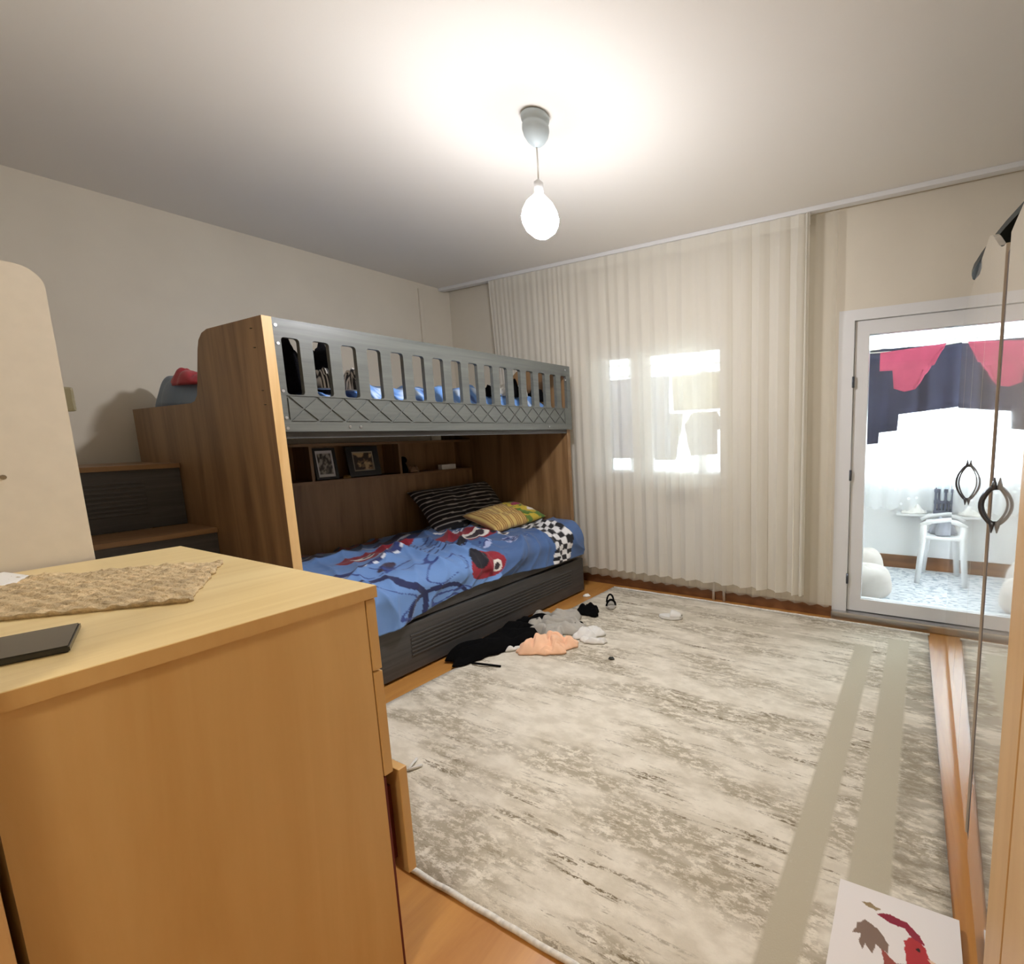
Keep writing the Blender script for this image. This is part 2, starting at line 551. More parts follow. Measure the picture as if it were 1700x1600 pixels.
# balcony rug
mr, n_, l_, p_ = newmat('balcony_rug')
tc = n_.new('ShaderNodeTexCoord'); mp = n_.new('ShaderNodeMapping'); mp.inputs['Scale'].default_value = (7, 16, 1)
l_.new(tc.outputs['Object'], mp.inputs[0])
t1 = n_.new('ShaderNodeTexNoise'); t1.inputs['Scale'].default_value = 1.3; t1.inputs['Detail'].default_value = 3; t1.inputs['Distortion'].default_value = 2.5
l_.new(mp.outputs[0], t1.inputs['Vector'])
rp = n_.new('ShaderNodeValToRGB')
rp.color_ramp.elements[0].position = 0.40; rp.color_ramp.elements[0].color = lin((158, 168, 180))
rp.color_ramp.elements[1].position = 0.50; rp.color_ramp.elements[1].color = lin((222, 224, 226))
l_.new(t1.outputs['Fac'], rp.inputs[0]); l_.new(rp.outputs[0], p_.inputs['Base Color'])
p_.inputs['Roughness'].default_value = 0.9
tag(box('balcony_rug', 2.2, 5.1, 0.26, 1.44, 0.0, 0.012, mr, bevel=0.004), 'pale rug with grey scroll pattern on the balcony floor', 'rug')

# clothes line and washing
LY = 0.7
tag(tube('clothes_line', [(BX0 + 0.002, LY, 1.85), (2.4, LY, 1.805), (3.66, LY, 1.87), (BX1 - 0.002, LY, 1.97)], 0.004, MT['whitecloth']), 'thin white washing line stretched along the balcony', 'clothes line')
tag(tube('clothes_line', [(BX0 + 0.002, LY - 0.14, 1.97), (2.4, LY - 0.14, 1.86), (4.0, LY - 0.14, 1.83), (BX1 - 0.002, LY - 0.14, 1.97)], 0.004, MT['whitecloth']), 'second thin washing line, on the room side of the other', 'clothes line')
tag(tube('clothes_line', [(BX0 + 0.002, LY + 0.12, 1.56), (2.3, LY + 0.12, 1.46), (BX1 - 0.002, LY + 0.12, 1.60)], 0.004, MT['whitecloth']), 'lower thin washing line holding the grey tops', 'clothes line')

def stair_bottom(u):
    return 0.0 if u > 0.30 else (-0.12 if u > 0.14 else -0.20)
hanging('dark_blanket', 3.66, 4.48, LY, 1.875, 1.36, MT['navy'], 0.012, 5, 7.0, 'large dark navy blanket hung over the line on the balcony', 'blanket', thick=0.008, n=140, bottom=lambda u: 0.09 * u + stair_bottom(u))
hanging('rust_towel', 4.50, 4.78, LY, 1.875, 1.50, MT['rust'], 0.012, 3, 9.0, 'rust coloured towel on the line beside the dark blanket', 'towel', thick=0.006, n=50)

def garment(name, pts, y, mat, label, cat, group=None, thick=0.012, seed=1.0):
    """hanging garment: outline polygon in x-z, subdivided so it can ripple"""
    bm = bmesh.new()
    vs_ = [bm.verts.new((x, y, z)) for x, z in pts]
    f = bm.faces.new(vs_)
    bmesh.ops.triangulate(bm, faces=[f])
    for _ in range(3):
        bmesh.ops.subdivide_edges(bm, edges=bm.edges[:], cuts=1, use_grid_fill=True)
    zmax = max(z for x, z in pts)
    for v in bm.verts:
        d = zmax - v.co.z
        v.co.y += min(0.03, d * 0.15) * nz(v.co.x * 14 + seed, v.co.z * 3, seed)
    o = finish(name, bm, mat, smooth=True)
    s = o.modifiers.new('thickness', 'SOLIDIFY'); s.thickness = thick; s.offset = 0
    return tag(o, label, cat, group)

garment('pink_shirt', [(3.78, 1.83), (4.20, 1.86), (4.13, 1.72), (4.06, 1.70), (4.02, 1.56), (3.95, 1.545), (3.88, 1.57), (3.865, 1.70), (3.78, 1.70)], LY - 0.14, MT['pink'], 'pink shirt hung on the line in front of the dark blanket', 'shirt', seed=2)
garment('blue_sheet', [(1.15, 1.80), (1.98, 1.80), (1.96, 1.04), (1.15, 1.04)], LY, MT['paleblue'], 'pale blue sheet on the line, seen through the curtained window', 'sheet', seed=3)
garment('yellow_sheet', [(2.00, 1.80), (2.62, 1.80), (2.60, 1.49), (2.02, 1.48)], LY, MT['yellow'], 'pale yellow cloth on the line, seen through the curtained window', 'sheet', seed=4)
garment('grey_tshirt', [(2.15, 1.46), (2.40, 1.46), (2.48, 1.33), (2.41, 1.30), (2.385, 1.36), (2.40, 1.08), (2.13, 1.06), (2.18, 1.34), (2.11, 1.30), (2.07, 1.36)], LY + 0.12, MT['lightgrey'], 'grey short sleeved top on the lower line beyond the window', 'shirt', seed=5)
garment('grey_shorts', [(1.78, 1.47), (2.05, 1.46), (2.04, 1.33), (1.93, 1.33), (1.96, 1.02), (1.74, 1.02)], LY + 0.12, MT['lightgrey'], 'grey trousers on the lower line beyond the window', 'trousers', seed=6)

# plastic armchair with laundry
ch = thing('plastic_armchair', (4.33, 1.18, 0.012), 'white plastic armchair with clothes on it, on the balcony', 'chair')
for x, y, dx_, dy_ in ((4.12, 1.04, -0.03, -0.03), (4.16, 1.33, -0.03, 0.03), (4.52, 1.04, 0.03, -0.03), (4.52, 1.33, 0.03, 0.03)):
    tube('leg', [(x + dx_, y + dy_, 0.014), (x, y, 0.40), (x, y, 0.50)], [0.022, 0.026, 0.024], MT['white'], ch, n=10)
box('seat', 4.10, 4.54, 1.02, 1.35, 0.38, 0.41, MT['white'], ch, bevel=0.012)
for y in (1.04, 1.33):
    tube('armrest', [(4.10, y, 0.49), (4.16, y, 0.525), (4.30, y, 0.55), (4.44, y, 0.55), (4.52, y, 0.50)], 0.018, MT['white'], ch, n=10)
box('backrest', 4.52, 4.55, 1.04, 1.33, 0.41, 0.80, MT['white'], ch, bevel=0.012)
tag(heap('laundry', 4.30, 1.18, 0.411, 0.15, 0.13, 0.15, 3.0, MT['lightgrey']), 'grey crumpled laundry on the seat of the plastic armchair', 'clothes')
tag(heap('laundry', 4.04, 1.42, 0.53, 0.10, 0.05, 0.09, 4.4, MT['whitecloth']), 'white crumpled cloth on the small shelf beside the plastic armchair', 'clothes')
tag(box('balcony_shelf', 3.90, 4.18, 1.36, 1.483, 0.51, 0.53, MT['white'], bevel=0.004), 'narrow white shelf fixed under the balcony window', 'shelf')
# crate
cr = thing('plastic_crate', (4.30, 1.43, 0.5), 'dark grey slotted plastic crate beside the armchair on the balcony', 'crate')
def crate():
    x0, x1, y0, y1, z0, z1 = 4.19, 4.42, 1.375, 1.482, 0.531, 0.76
    box('crate_base', x0, x1, y0, y1, z0, z0 + 0.012, MT['crate'], cr)
    for z in (z0 + 0.012, z0 + 0.10, z1 - 0.03):
        bm = bmesh.new()
        addbox(bm, x0, x1, y0, y0 + 0.01, z, z + 0.028); addbox(bm, x0, x1, y1 - 0.01, y1, z, z + 0.028)
        addbox(bm, x0, x0 + 0.01, y0 + 0.01, y1 - 0.01, z, z + 0.028); addbox(bm, x1 - 0.01, x1, y0 + 0.01, y1 - 0.01, z, z + 0.028)
        finish('crate_band', bm, MT['crate'], cr)
    for k in range(9):
        x = x0 + 0.004 + k * (x1 - x0 - 0.026) / 8
        box('crate_slat', x, x + 0.018, y0 + 0.002, y0 + 0.009, z0 + 0.03, z1 - 0.02, MT['crate'], cr)
crate()
tag(box('balcony_shelf', 4.18, 4.60, 1.36, 1.483, 0.51, 0.53, MT['white'], bevel=0.004), 'white ledge carrying the dark slotted crate', 'shelf')
# sacks inside the door
def sack(name, cx, cy, z0, rx, ry, h, seed, label):
    def fn(u, v):
        a, b = u * 2 * PI, (v - 0.5) * PI
        c = math.copysign(abs(math.cos(b)) ** 0.6, math.cos(b))
        k = 1 + 0.07 * nz(math.cos(a) * 2 + seed, math.sin(a) * 2, b * 1.5) + 0.03 * ridge(math.cos(a) * 4, math.sin(a) * 4 + seed, b * 3)
        s = math.sin(b)
        z = z0 + h / 2 + h / 2 * math.copysign(abs(s) ** 0.7, s) * k
        return (cx + rx * c * math.cos(a) * k, cy + ry * c * math.sin(a) * k, max(z0, z))
    return tag(grid(name, 40, 20, fn, MT['sack']), label, 'sack')
sack('cream_sack', 3.72, 0.50, 0.0125, 0.20, 0.20, 0.24, 2.0, 'bulging cream sack on the balcony floor just beyond the door')
sack('cream_sack', 3.66, 0.92, 0.0125, 0.17, 0.16, 0.27, 5.0, 'smaller cream sack behind the bulging one by the balcony door')

# ------------------------------------------------------------------ ceiling lamp
LX, LYc = 2.545, -1.612
lamp = thing('ceiling_lamp', (LX, LYc, 2.22), 'bare glowing bulb hanging on a cord from a pale ceiling cup', 'lamp')
lathe('ceiling_cup', [(0.052, 0.0), (0.060, -0.010), (0.058, -0.026), (0.050, -0.036), (0.056, -0.046), (0.057, -0.062), (0.051, -0.085), (0.038, -0.106), (0.020, -0.122), (0.005, -0.130)][::-1], (LX, LYc, H), plain('lamp_cup', (176, 186, 188), 0.5), lamp)
tube('cord', [(LX, LYc, 2.522), (LX + 0.002, LYc, 2.45), (LX, LYc, 2.385)], 0.0035, MT['whitecloth'], lamp)
lathe('socket', [(0.018, 0.0), (0.02, 0.01), (0.02, 0.045), (0.008, 0.055)], (LX, LYc, 2.335), MT['white'], lamp, n=16)
bl = lathe('bulb', [(0.002, -0.180), (0.032, -0.176), (0.062, -0.152), (0.077, -0.122), (0.080, -0.100)], (LX, LYc, 2.334), MT['bulb'], lamp)
lathe('bulb_neck', [(0.080, -0.100), (0.074, -0.072), (0.056, -0.038), (0.026, -0.008), (0.017, 0.0)], (LX, LYc, 2.334), MT['bulb_neck'], bl)

# ------------------------------------------------------------------ curtains on the window wall
tag(box('curtain_rail', 0.01, XR - 0.01, -0.125, -0.075, H - 0.028, H, MT['white'], bevel=0.004), 'white curtain track along the ceiling above the window wall', 'curtain rail')
random.seed(4)
def curtain_fn(x0, x1, y, zt, zb, knots, amp, seed):
    # knots: irregular pleat edges; the phase runs evenly between them
    K = np.array(knots)
    ph = np.arange(len(K)) * 2 * PI
    def fn(u, v):
        x = x0 + (x1 - x0) * u
        p = float(np.interp(u, K, ph)) + 0.25 * nz(u * 9, v * 1.2, seed)
        s = math.sin(p)
        a = amp(u) * (0.55 + 0.45 * v)
        yy = y + a * math.copysign(abs(s) ** 0.7, s) + 0.012 * nz(u * 25, v * 2, seed)
        xx = x + 0.55 * a * math.sin(2 * p + 0.6) + 0.02 * v * nz(u * 5 + seed, 1.0)
        return (xx, yy, zt + (zb - zt) * v + (0.004 * s if v > 0.99 else 0))
    return fn
k1 = [0.0]
while k1[-1] < 1.0:
    t = k1[-1]
    k1.append(t + (0.022 if t < 0.35 else 0.034 if t < 0.62 else 0.052) * random.uniform(0.7, 1.3))
k1[-1] = 1.0
cf = curtain_fn(0.64, 3.395, -0.118, H - 0.03, 0.165, k1, lambda u: 0.005 + 0.028 * u * u, 3.0)
def cf2(u, v):
    x, y, z = cf(u, v)
    if v < 0.03:
        y = -0.118 + (y + 0.118) * 0.4
    x += 0.10 * (1 - u) ** 8 * v      # free left edge pulled in towards the window
    return (x, y, z)
sc = thing('sheer_curtain', (2.0, -0.118, 0.165), 'long cream sheer curtain with vertical pleats in front of the window', 'curtain')
grid('curtain_cloth', 620, 16, cf2, MT['curtain'], sc)
def hd(u, v):
    x, y, z = cf(u, 0.0)
    return (x, -0.109 + (y + 0.118) * 0.3, H - 0.03 - 0.07 * v)
grid('heading_tape', 300, 2, hd, MT['curtain'], sc)
k2 = list(np.linspace(0, 1, 30))
o = grid('voile_curtain', 300, 8, curtain_fn(0.60, 3.56, -0.062, H - 0.03, 0.085, k2, lambda u: 0.010, 8.0), MT['curtain2'])
tag(o, 'thin see-through voile hanging behind the pleated curtain, showing past its edge by the balcony door', 'curtain')

# radiator behind the curtain
rd = thing('radiator', (2.42, -0.02, 0.15), 'white panel radiator under the window, dimly seen through the curtain', 'radiator')
box('radiator_body', 2.08, 2.76, -0.036, -0.004, 0.18, 0.74, MT['white'], rd, bevel=0.006)
for k in range(14):
    x = 2.10 + k * 0.046
    box('radiator_rib', x, x + 0.026, -0.041, -0.036, 0.21, 0.71, MT['white'], rd, bevel=0.002)
for x in (2.70, 2.785):
    tube('pipe', [(x, -0.027, 0.001), (x, -0.027, 0.22), (x - 0.03, -0.027, 0.24)], 0.011, MT['white'], rd)
tag(box('grey_panel', 2.29, 2.54, -0.04, -0.002, 0.745, 0.86, plain('grey_board', (110, 106, 96), 0.7), bevel=0.004), 'small grey panel above the radiator, seen through the curtain', 'box')  # plain grey slab standing in for a darker patch under the sill

# ------------------------------------------------------------------ bunk bed
BX = 1.6155
YN, YF = -2.294, -0.284
T = 0.036
bed = thing('bunk_bed', (0.87, -1.29, 0.0), 'brown wood and grey bunk bed with slotted guard rail, shelf and trundle drawer', 'bed')
def arc(cx, cy, r, a0, a1, n=6):
    return [(cx + r * math.cos(math.radians(a0 + (a1 - a0) * i / n)), cy + r * math.sin(math.radians(a0 + (a1 - a0) * i / n))) for i in range(n + 1)]
pn = [(0.13, 0.0), (BX, 0.0), (BX, 1.806), (1.13, 1.802), (1.075, 1.79), (1.035, 1.762), (1.012, 1.72), (0.955, 1.555), (0.938, 1.513), (0.905, 1.486), (0.86, 1.477), (0.13, 1.473)]
ep = prism('end_panel', pn, 'y', YN, YN + T, MT['oak'], bed)
box('edge_band', BX, BX + 0.003, YN, YN + T, 0.0, 1.806, MT['edge'], ep, bevel=0, label='pale edge band')
for z, x in ((1.68, 1.54), (1.76, 1.53), (1.50, 1.56), (1.44, 1.565)):
    lathe('screw', [(0.006, 0), (0.006, 0.002), (0.001, 0.003)], (x, YN - 0.001, z), MT['dark'], ep, n=8)
fp = prism('end_panel', [(0.13, 0.0), (BX - 0.028, 0.0), (BX - 0.028, 1.80), (1.10, 1.80), (1.02, 1.74), (0.94, 1.52), (0.86, 1.477), (0.13, 1.473)], 'y', YF - T, YF, MT['oak'], bed)
box('edge_band', BX - 0.028, BX - 0.025, YF - T, YF, 0.41, 1.324, MT['oak'], fp, bevel=0)

# guard rail: one board with sixteen rounded slots
def guard_rail():
    bm = bmesh.new()
    y0, y1, z0, z1 = YN + T, YF, 1.482 - 0.0005, 1.806
    xf, xb = BX - 0.001, BX - 0.026
    first, pitch, sw = -2.230, 0.1223, 0.070
    sz0, sz1, r, k = 1.486, 1.729, 0.014, 4
    ys = [y0] + [first + pitch * i + sw / 2 + pitch / 2 for i in range(15)] + [y1]
    ca = []
    def cell(a, b, c):
        sl, sr = c - sw / 2, c + sw / 2
        inner, outer = [], []
        for (cx, cz, a0, ox, oz) in ((sr - r, sz1 - r, 0, b, z1), (sl + r, sz1 - r, 90, a, z1), (sl + r, sz0 + r, 180, a, z0), (sr - r, sz0 + r, 270, b, z0)):
            pts = arc(cx, cz, r, a0, a0 + 90, k)
            inner += pts
            p0, p1 = pts[0], pts[-1]
            if a0 in (0, 180):
                s, e = (ox, p0[1]), (p1[0], oz)
            else:
                s, e = (p0[0], oz), (ox, p1[1])
            m = (ox, oz)
            for i in range(k + 1):
                t = i / k
                outer.append(((s[0] + (m[0] - s[0]) * 2 * t), (s[1] + (m[1] - s[1]) * 2 * t)) if t <= 0.5 else ((m[0] + (e[0] - m[0]) * (2 * t - 1)), (m[1] + (e[1] - m[1]) * (2 * t - 1))))
        n = len(inner)
        fi = [bm.verts.new((xf, *p)) for p in inner]; fo = [bm.verts.new((xf, *p)) for p in outer]
        bi = [bm.verts.new((xb, *p)) for p in inner]; bo = [bm.verts.new((xb, *p)) for p in outer]
        for i in range(n):
            j = (i + 1) % n
            bm.faces.new((fi[i], fi[j], fo[j], fo[i]))
            bm.faces.new((bi[i], bo[i], bo[j], bi[j]))
            bm.faces.new((fi[i], bi[i], bi[j], fi[j]))
    for i in range(16):
        cell(ys[i], ys[i + 1], first + pitch * i + sw / 2)
    # top and bottom edges
    for z in (z0, z1):
        v = [bm.verts.new(p) for p in ((xb, y0, z), (xf, y0, z), (xf, y1, z), (xb, y1, z))]
        bm.faces.new(v)
    bmesh.ops.remove_doubles(bm, verts=bm.verts, dist=0.0002)
    return finish('guard_rail', bm, MT['grey'], bed)
gr = guard_rail()
# lower board with the criss-cross panel
lb = box('lower_rail', BX - 0.026, BX - 0.0065, YN + T, YF, 1.325, 1.4815, MT['grey'], bed, bevel=0)
PY0, PY1, PZ0, PZ1 = -2.232, -0.366, 1.372, 1.4785
box('rail_border', BX - 0.0065, BX - 0.001, YN + T, YF, 1.325, PZ0 - 0.004, MT['grey'], lb, bevel=0)
box('rail_border', BX - 0.0065, BX - 0.001, YN + T, PY0 - 0.004, PZ0 - 0.004, 1.4815, MT['grey'], lb, bevel=0)
box('rail_border', BX - 0.0065, BX - 0.001, PY1 + 0.004, YF, PZ0 - 0.004, 1.4815, MT['grey'], lb, bevel=0)
NP = 16
pp = (PY1 - PY0) / NP
zm = (PZ0 + PZ1) / 2
shared = {}
def piece(kind, c):
    """one raised piece between the grooves; c = its y position"""
    if kind not in shared:
        h = (PZ1 - PZ0) / 2
        g = 0.0032
        if kind == 'diamond':
            pts = [(-pp / 2 + g * 1.3, 0), (0, -h + g * 1.3), (pp / 2 - g * 1.3, 0), (0, h - g * 1.3)]
        elif kind == 'up':
            pts = [(-pp / 2 + g * 2.2, h), (0, g * 1.4), (pp / 2 - g * 2.2, h)]
        elif kind == 'down':
            pts = [(-pp / 2 + g * 2.2, -h), (pp / 2 - g * 2.2, -h), (0, -g * 1.4)]
        elif kind == 'left':
            pts = [(g * 0.6, -h + g * 2), (pp / 2 - g * 1.3, 0), (g * 0.6, h - g * 2)]
        else:
            pts = [(-g * 0.6, -h + g * 2), (-g * 0.6, h - g * 2), (-pp / 2 + g * 1.3, 0)]
        bm = bmesh.new()
        A = [bm.verts.new((0, u, v)) for u, v in pts]
        s = 0.985
        B = [bm.verts.new((0.0055, u * s, v * s if kind in ('diamond', 'left', 'right') else v)) for u, v in pts]
        bm.faces.new(A[::-1]); bm.faces.new(B)
        for i in range(len(pts)):
            j = (i + 1) % len(pts)
            bm.faces.new((A[i], A[j], B[j], B[i]))
        bmesh.ops.recalc_face_normals(bm, faces=bm.faces)
        me = bpy.data.meshes.new('rail_facet'); bm.to_mesh(me); bm.free(); me.materials.append(MT['grey'])
        shared[kind] = me
    o = bpy.data.objects.new('rail_facet', shared[kind]); COL.objects.link(o); o.parent = lb
    o.location = Vector((BX - 0.0065, c, zm)) - WLOC[lb.name]
for i in range(NP + 1):
    piece('left' if i == 0 else 'right' if i == NP else 'diamond', PY0 + i * pp)
for i in range(NP):
    piece('up', PY0 + (i + 0.5) * pp); piece('down', PY0 + (i + 0.5) * pp)
for y, z in ((-2.245, 1.775), (-2.243, 1.70), (-2.246, 1.50), (-2.246, 1.385), (-2.246, 1.34), (-1.98, 1.346), (-1.93, 1.346), (-0.34, 1.775), (-0.34, 1.70), (-0.55, 1.346)):
    bm = bmesh.new(); addtube(bm, [(BX - 0.002, y, z), (BX + 0.002, y, z)], 0.0065, 10); finish('bolt', bm, MT['metal'], bed)
# platform, back board, shelf
box('upper_base', 0.13, BX - 0.027, YN + T, YF - T, 1.295, 1.325, MT['dgrey'], bed, bevel=0)
box('back_rail', 0.13, 0.155, YN + T, YF - T, 1.325, 1.473, MT['oak_y'], bed, bevel=0)
XB = 0.50
box('back_board', XB - 0.02, XB, YN + T, YF - T, 0.02, 0.992, MT['oak'], bed, bevel=0)
box('shelf_board', 0.30, XB + 0.002, YN + T, YF - T, 0.992, 1.010, MT['oak_y'], bed, bevel=0.001)
box('shelf_board', 0.30, XB + 0.002, YN + T, YF - T, 1.240, 1.258, MT['oak_y'], bed, bevel=0.001)
box('shelf_back', 0.285, 0.30, YN + T, YF - T, 0.992, 1.258, MT['oak'], bed, bevel=0)
for y in (-1.605, -0.985):
    box('shelf_divider', 0.30, XB, y - 0.009, y + 0.009, 1.010, 1.240, MT['oak'], bed, bevel=0.001)
# lower berth
box('side_rail', BX - 0.02, BX + 0.012, YN + T, YF - T - 0.0, 0.292, 0.40, MT['dgrey'], bed, bevel=0.003)
box('lower_base', XB, BX - 0.02, YN + T, YF - T, 0.29, 0.32, MT['dgrey'], bed, bevel=0)
td = box('trundle_drawer', BX - 0.5, BX + 0.030, YN + T + 0.005, YF + 0.02, 0.015, 0.283, MT['dgrey'], bed, bevel=0.003)
for k in range(6):
    z = 0.10 + k * 0.022
    box('drawer_rib', BX + 0.030, BX + 0.036, -1.80, -0.42, z, z + 0.011, MT['dgrey'], td, bevel=0.0025)

# upper berth bedding
tag(box('mattress', 0.16, BX - 0.03, YN + T + 0.01, YF - T - 0.01, 1.326, 1.44, MT['matt_white'], bevel=0.02), 'white mattress of the upper bunk, behind the grey guard rail', 'mattress')
def up_fn(u, v):
    x, y = 0.20 + 1.35 * u, -2.21 + 1.86 * v
    e = min(1, 10 * min(u, 1 - u, v, 1 - v))
    z = 1.443 + 0.05 * e + e * (0.05 * smooth01((u - 0.55) / 0.3) * smooth01((v - 0.1) / 0.1)) + e * (0.055 * max(0, ridge(x * 3, y * 4, 1)) + 0.05 * nz(x * 5, y * 6, 2) + 0.03 * nz(x * 13, y * 15, 4))
    return (x, y, max(1.442, z))
def up_col(u, v):
    t = nz(u * 18, v * 26, 5)
    if t > 0.28: return (196, 214, 236)
    if t < -0.34: return (52, 84, 150)
    return (104, 150, 214)
tag(grid('upper_duvet', 70, 100, up_fn, MT['print'], colfn=up_col, close=1.441), 'crumpled light blue patterned duvet on the upper bunk', 'duvet')
def on_duvet(x, y):
    return up_fn((x - 0.20) / 1.35, (y + 2.21) / 1.86)[2] - 0.012
tag(heap('plush_toy', 1.45, -2.17, 1.50, 0.09, 0.085, 0.27, 2.3, MT['fur'], fold=1.2, rag=0.2), 'black plush bundle behind the first slot of the guard rail', 'plush toy')
tag(heap('plush_toy', 1.38, -1.95, 1.51, 0.08, 0.07, 0.30, 4.3, MT['fur'], fold=1.2, rag=0.2), 'black furry bundle behind the second slot of the guard rail', 'plush toy')
def cap_col(u, v):
    return (214, 210, 204) if math.sin(v * 34) > 0 else (30, 28, 30)
def dome(name, cx, cy, z0, rx, ry, h, colfn, label, cat, seed=0.0):
    def fn(u, v):
        x, y = u * 2 - 1, v * 2 - 1
        m = max(abs(x), abs(y)); l = math.hypot(x, y) or 1
        x, y = x * m / l, y * m / l
        r2 = x * x + y * y
        z = z0 + h * math.sqrt(max(0, 1 - r2)) * (1 + 0.3 * nz(x * 3 + seed, y * 3, seed))
        return (cx + rx * x, cy + ry * y, z)
    return tag(grid(name, 30, 30, fn, MT['print'], colfn=colfn, close=z0 - 0.001), label, cat)
dome('baseball_hat', 1.51, -2.02, 1.53, 0.05, 0.045, 0.09, cap_col, 'black and white striped cap on the upper bunk behind the rail', 'cap')
dome('patterned_cloth', 1.51, -1.885, 1.53, 0.05, 0.05, 0.10, lambda u, v: (210, 204, 196) if nz(u * 9, v * 9, 3) > 0.05 else (36, 34, 38), 'black and cream patterned cloth beside the striped cap', 'cloth', 2.0)
tag(heap('brown_cushion', 0.55, -1.05, on_duvet(0.55, -1.05), 0.2, 0.12, 0.12, 6.1, plain('brown_cloth', (96, 74, 48), 0.9)), 'brown cushion lying on the upper bunk', 'cushion')
for i, (y, m_, lab) in enumerate(((-0.92, 'black', 'small black sock on the upper bunk, next to the brown cushion'), (-0.80, 'whitecloth', 'small white cloth on the upper bunk beside the black sock'), (-0.70, 'black', 'black garment on the upper bunk between white cloths'), (-0.58, 'whitecloth', 'white crumpled cloth at the pillow end of the upper bunk'), (-0.47, 'black', 'black crumpled cloth at the pillow end of the upper bunk'))):
    tag(heap('loose_garment', 1.42 - 0.05 * (i % 2), y, on_duvet(1.42 - 0.05 * (i % 2), y), 0.08, 0.046, 0.10 + 0.02 * (i % 3), i * 1.7 + 1, MT[m_], n=20), lab, 'clothes')
tag(heap('slate_blanket', 0.50, -2.14, 1.475, 0.44, 0.09, 0.24, 8.2, MT['slate'], fold=0.7, rag=0.1), 'folded slate blue blanket over the low end of the upper bunk', 'blanket')
tag(heap('red_garment', 0.58, -2.15, 1.59, 0.24, 0.07, 0.13, 3.9, MT['red'], fold=0.9, rag=0.12), 'dark red crumpled garment on the slate blue blanket', 'clothes')

# lower berth bedding
tag(box('mattress', XB + 0.005, BX - 0.03, YN + T + 0.01, YF - T - 0.01, 0.321, 0.49, MT['matt_white'], bevel=0.03), 'white mattress of the lower bunk, under the blue printed duvet', 'mattress')
def lower_fn(u, v):
    # u across (wall to front, then down over the edge), v along (near to far)
    y = -2.245 + 1.915 * v
    s = u * 1.34
    hang = 0.26 - 0.05 * smooth01(v * 2.4) + 0.02 * math.sin(v * 9)
    bul = 0.05 * math.sin(min(1, s / 1.1) * PI) ** 0.5
    if s < 1.06:
        x, z = XB + 0.012 + s, 0.515 + bul
        nrm = (0, 1)
    else:
        t = (s - 1.06) / 0.28
        a = min(1, t * 2.2) * PI / 2
        x = XB + 1.072 + 0.085 * math.sin(a) + 0.02 * smooth01((v - 0.8) * 5)
        z = 0.515 + bul * (1 - smooth01(t * 2)) - 0.07 * (1 - math.cos(a)) - max(0, t - 0.45) / 0.55 * (hang - 0.11)
        nrm = (math.sin(a), math.cos(a))
    wy = y + 0.18 * nz(s * 2.2, y * 2.2, 4.0)
    ws = s + 0.18 * nz(s * 2.2, y * 2.2, 8.0)
    f = 0.040 * nz(s * 2.6, y * 2.3, 1.0)
    f += 0.048 * (1 - abs(math.sin(7.0 * ws + 5.0 * wy))) ** 2 * smooth01(0.5 + nz(s * 2, y * 2, 6.0) * 2)
    f += 0.042 * (1 - abs(math.sin(12.0 * wy - 4.0 * ws))) ** 2 * smooth01(0.5 + nz(s * 2 + 5, y * 2, 2.0) * 2)
    f += 0.014 * (1 - abs(math.sin(24.0 * wy + 9.0 * ws))) ** 2 + 0.008 * nz(s * 11, y * 12, 7.0)
    f += 0.05 * smooth01((v - 0.80) / 0.2) * smooth01((u - 0.45) / 0.3)
    f = max(-0.018, f)
    return (x + nrm[0] * f * 0.7, y, z + nrm[1] * f)
def ell(x, y, cx, cy, a, b, rot=0.0):
    dx, dy = x - cx, y - cy
    c, s = math.cos(rot), math.sin(rot)
    return ((dx * c + dy * s) / a) ** 2 + ((-dx * s + dy * c) / b) ** 2
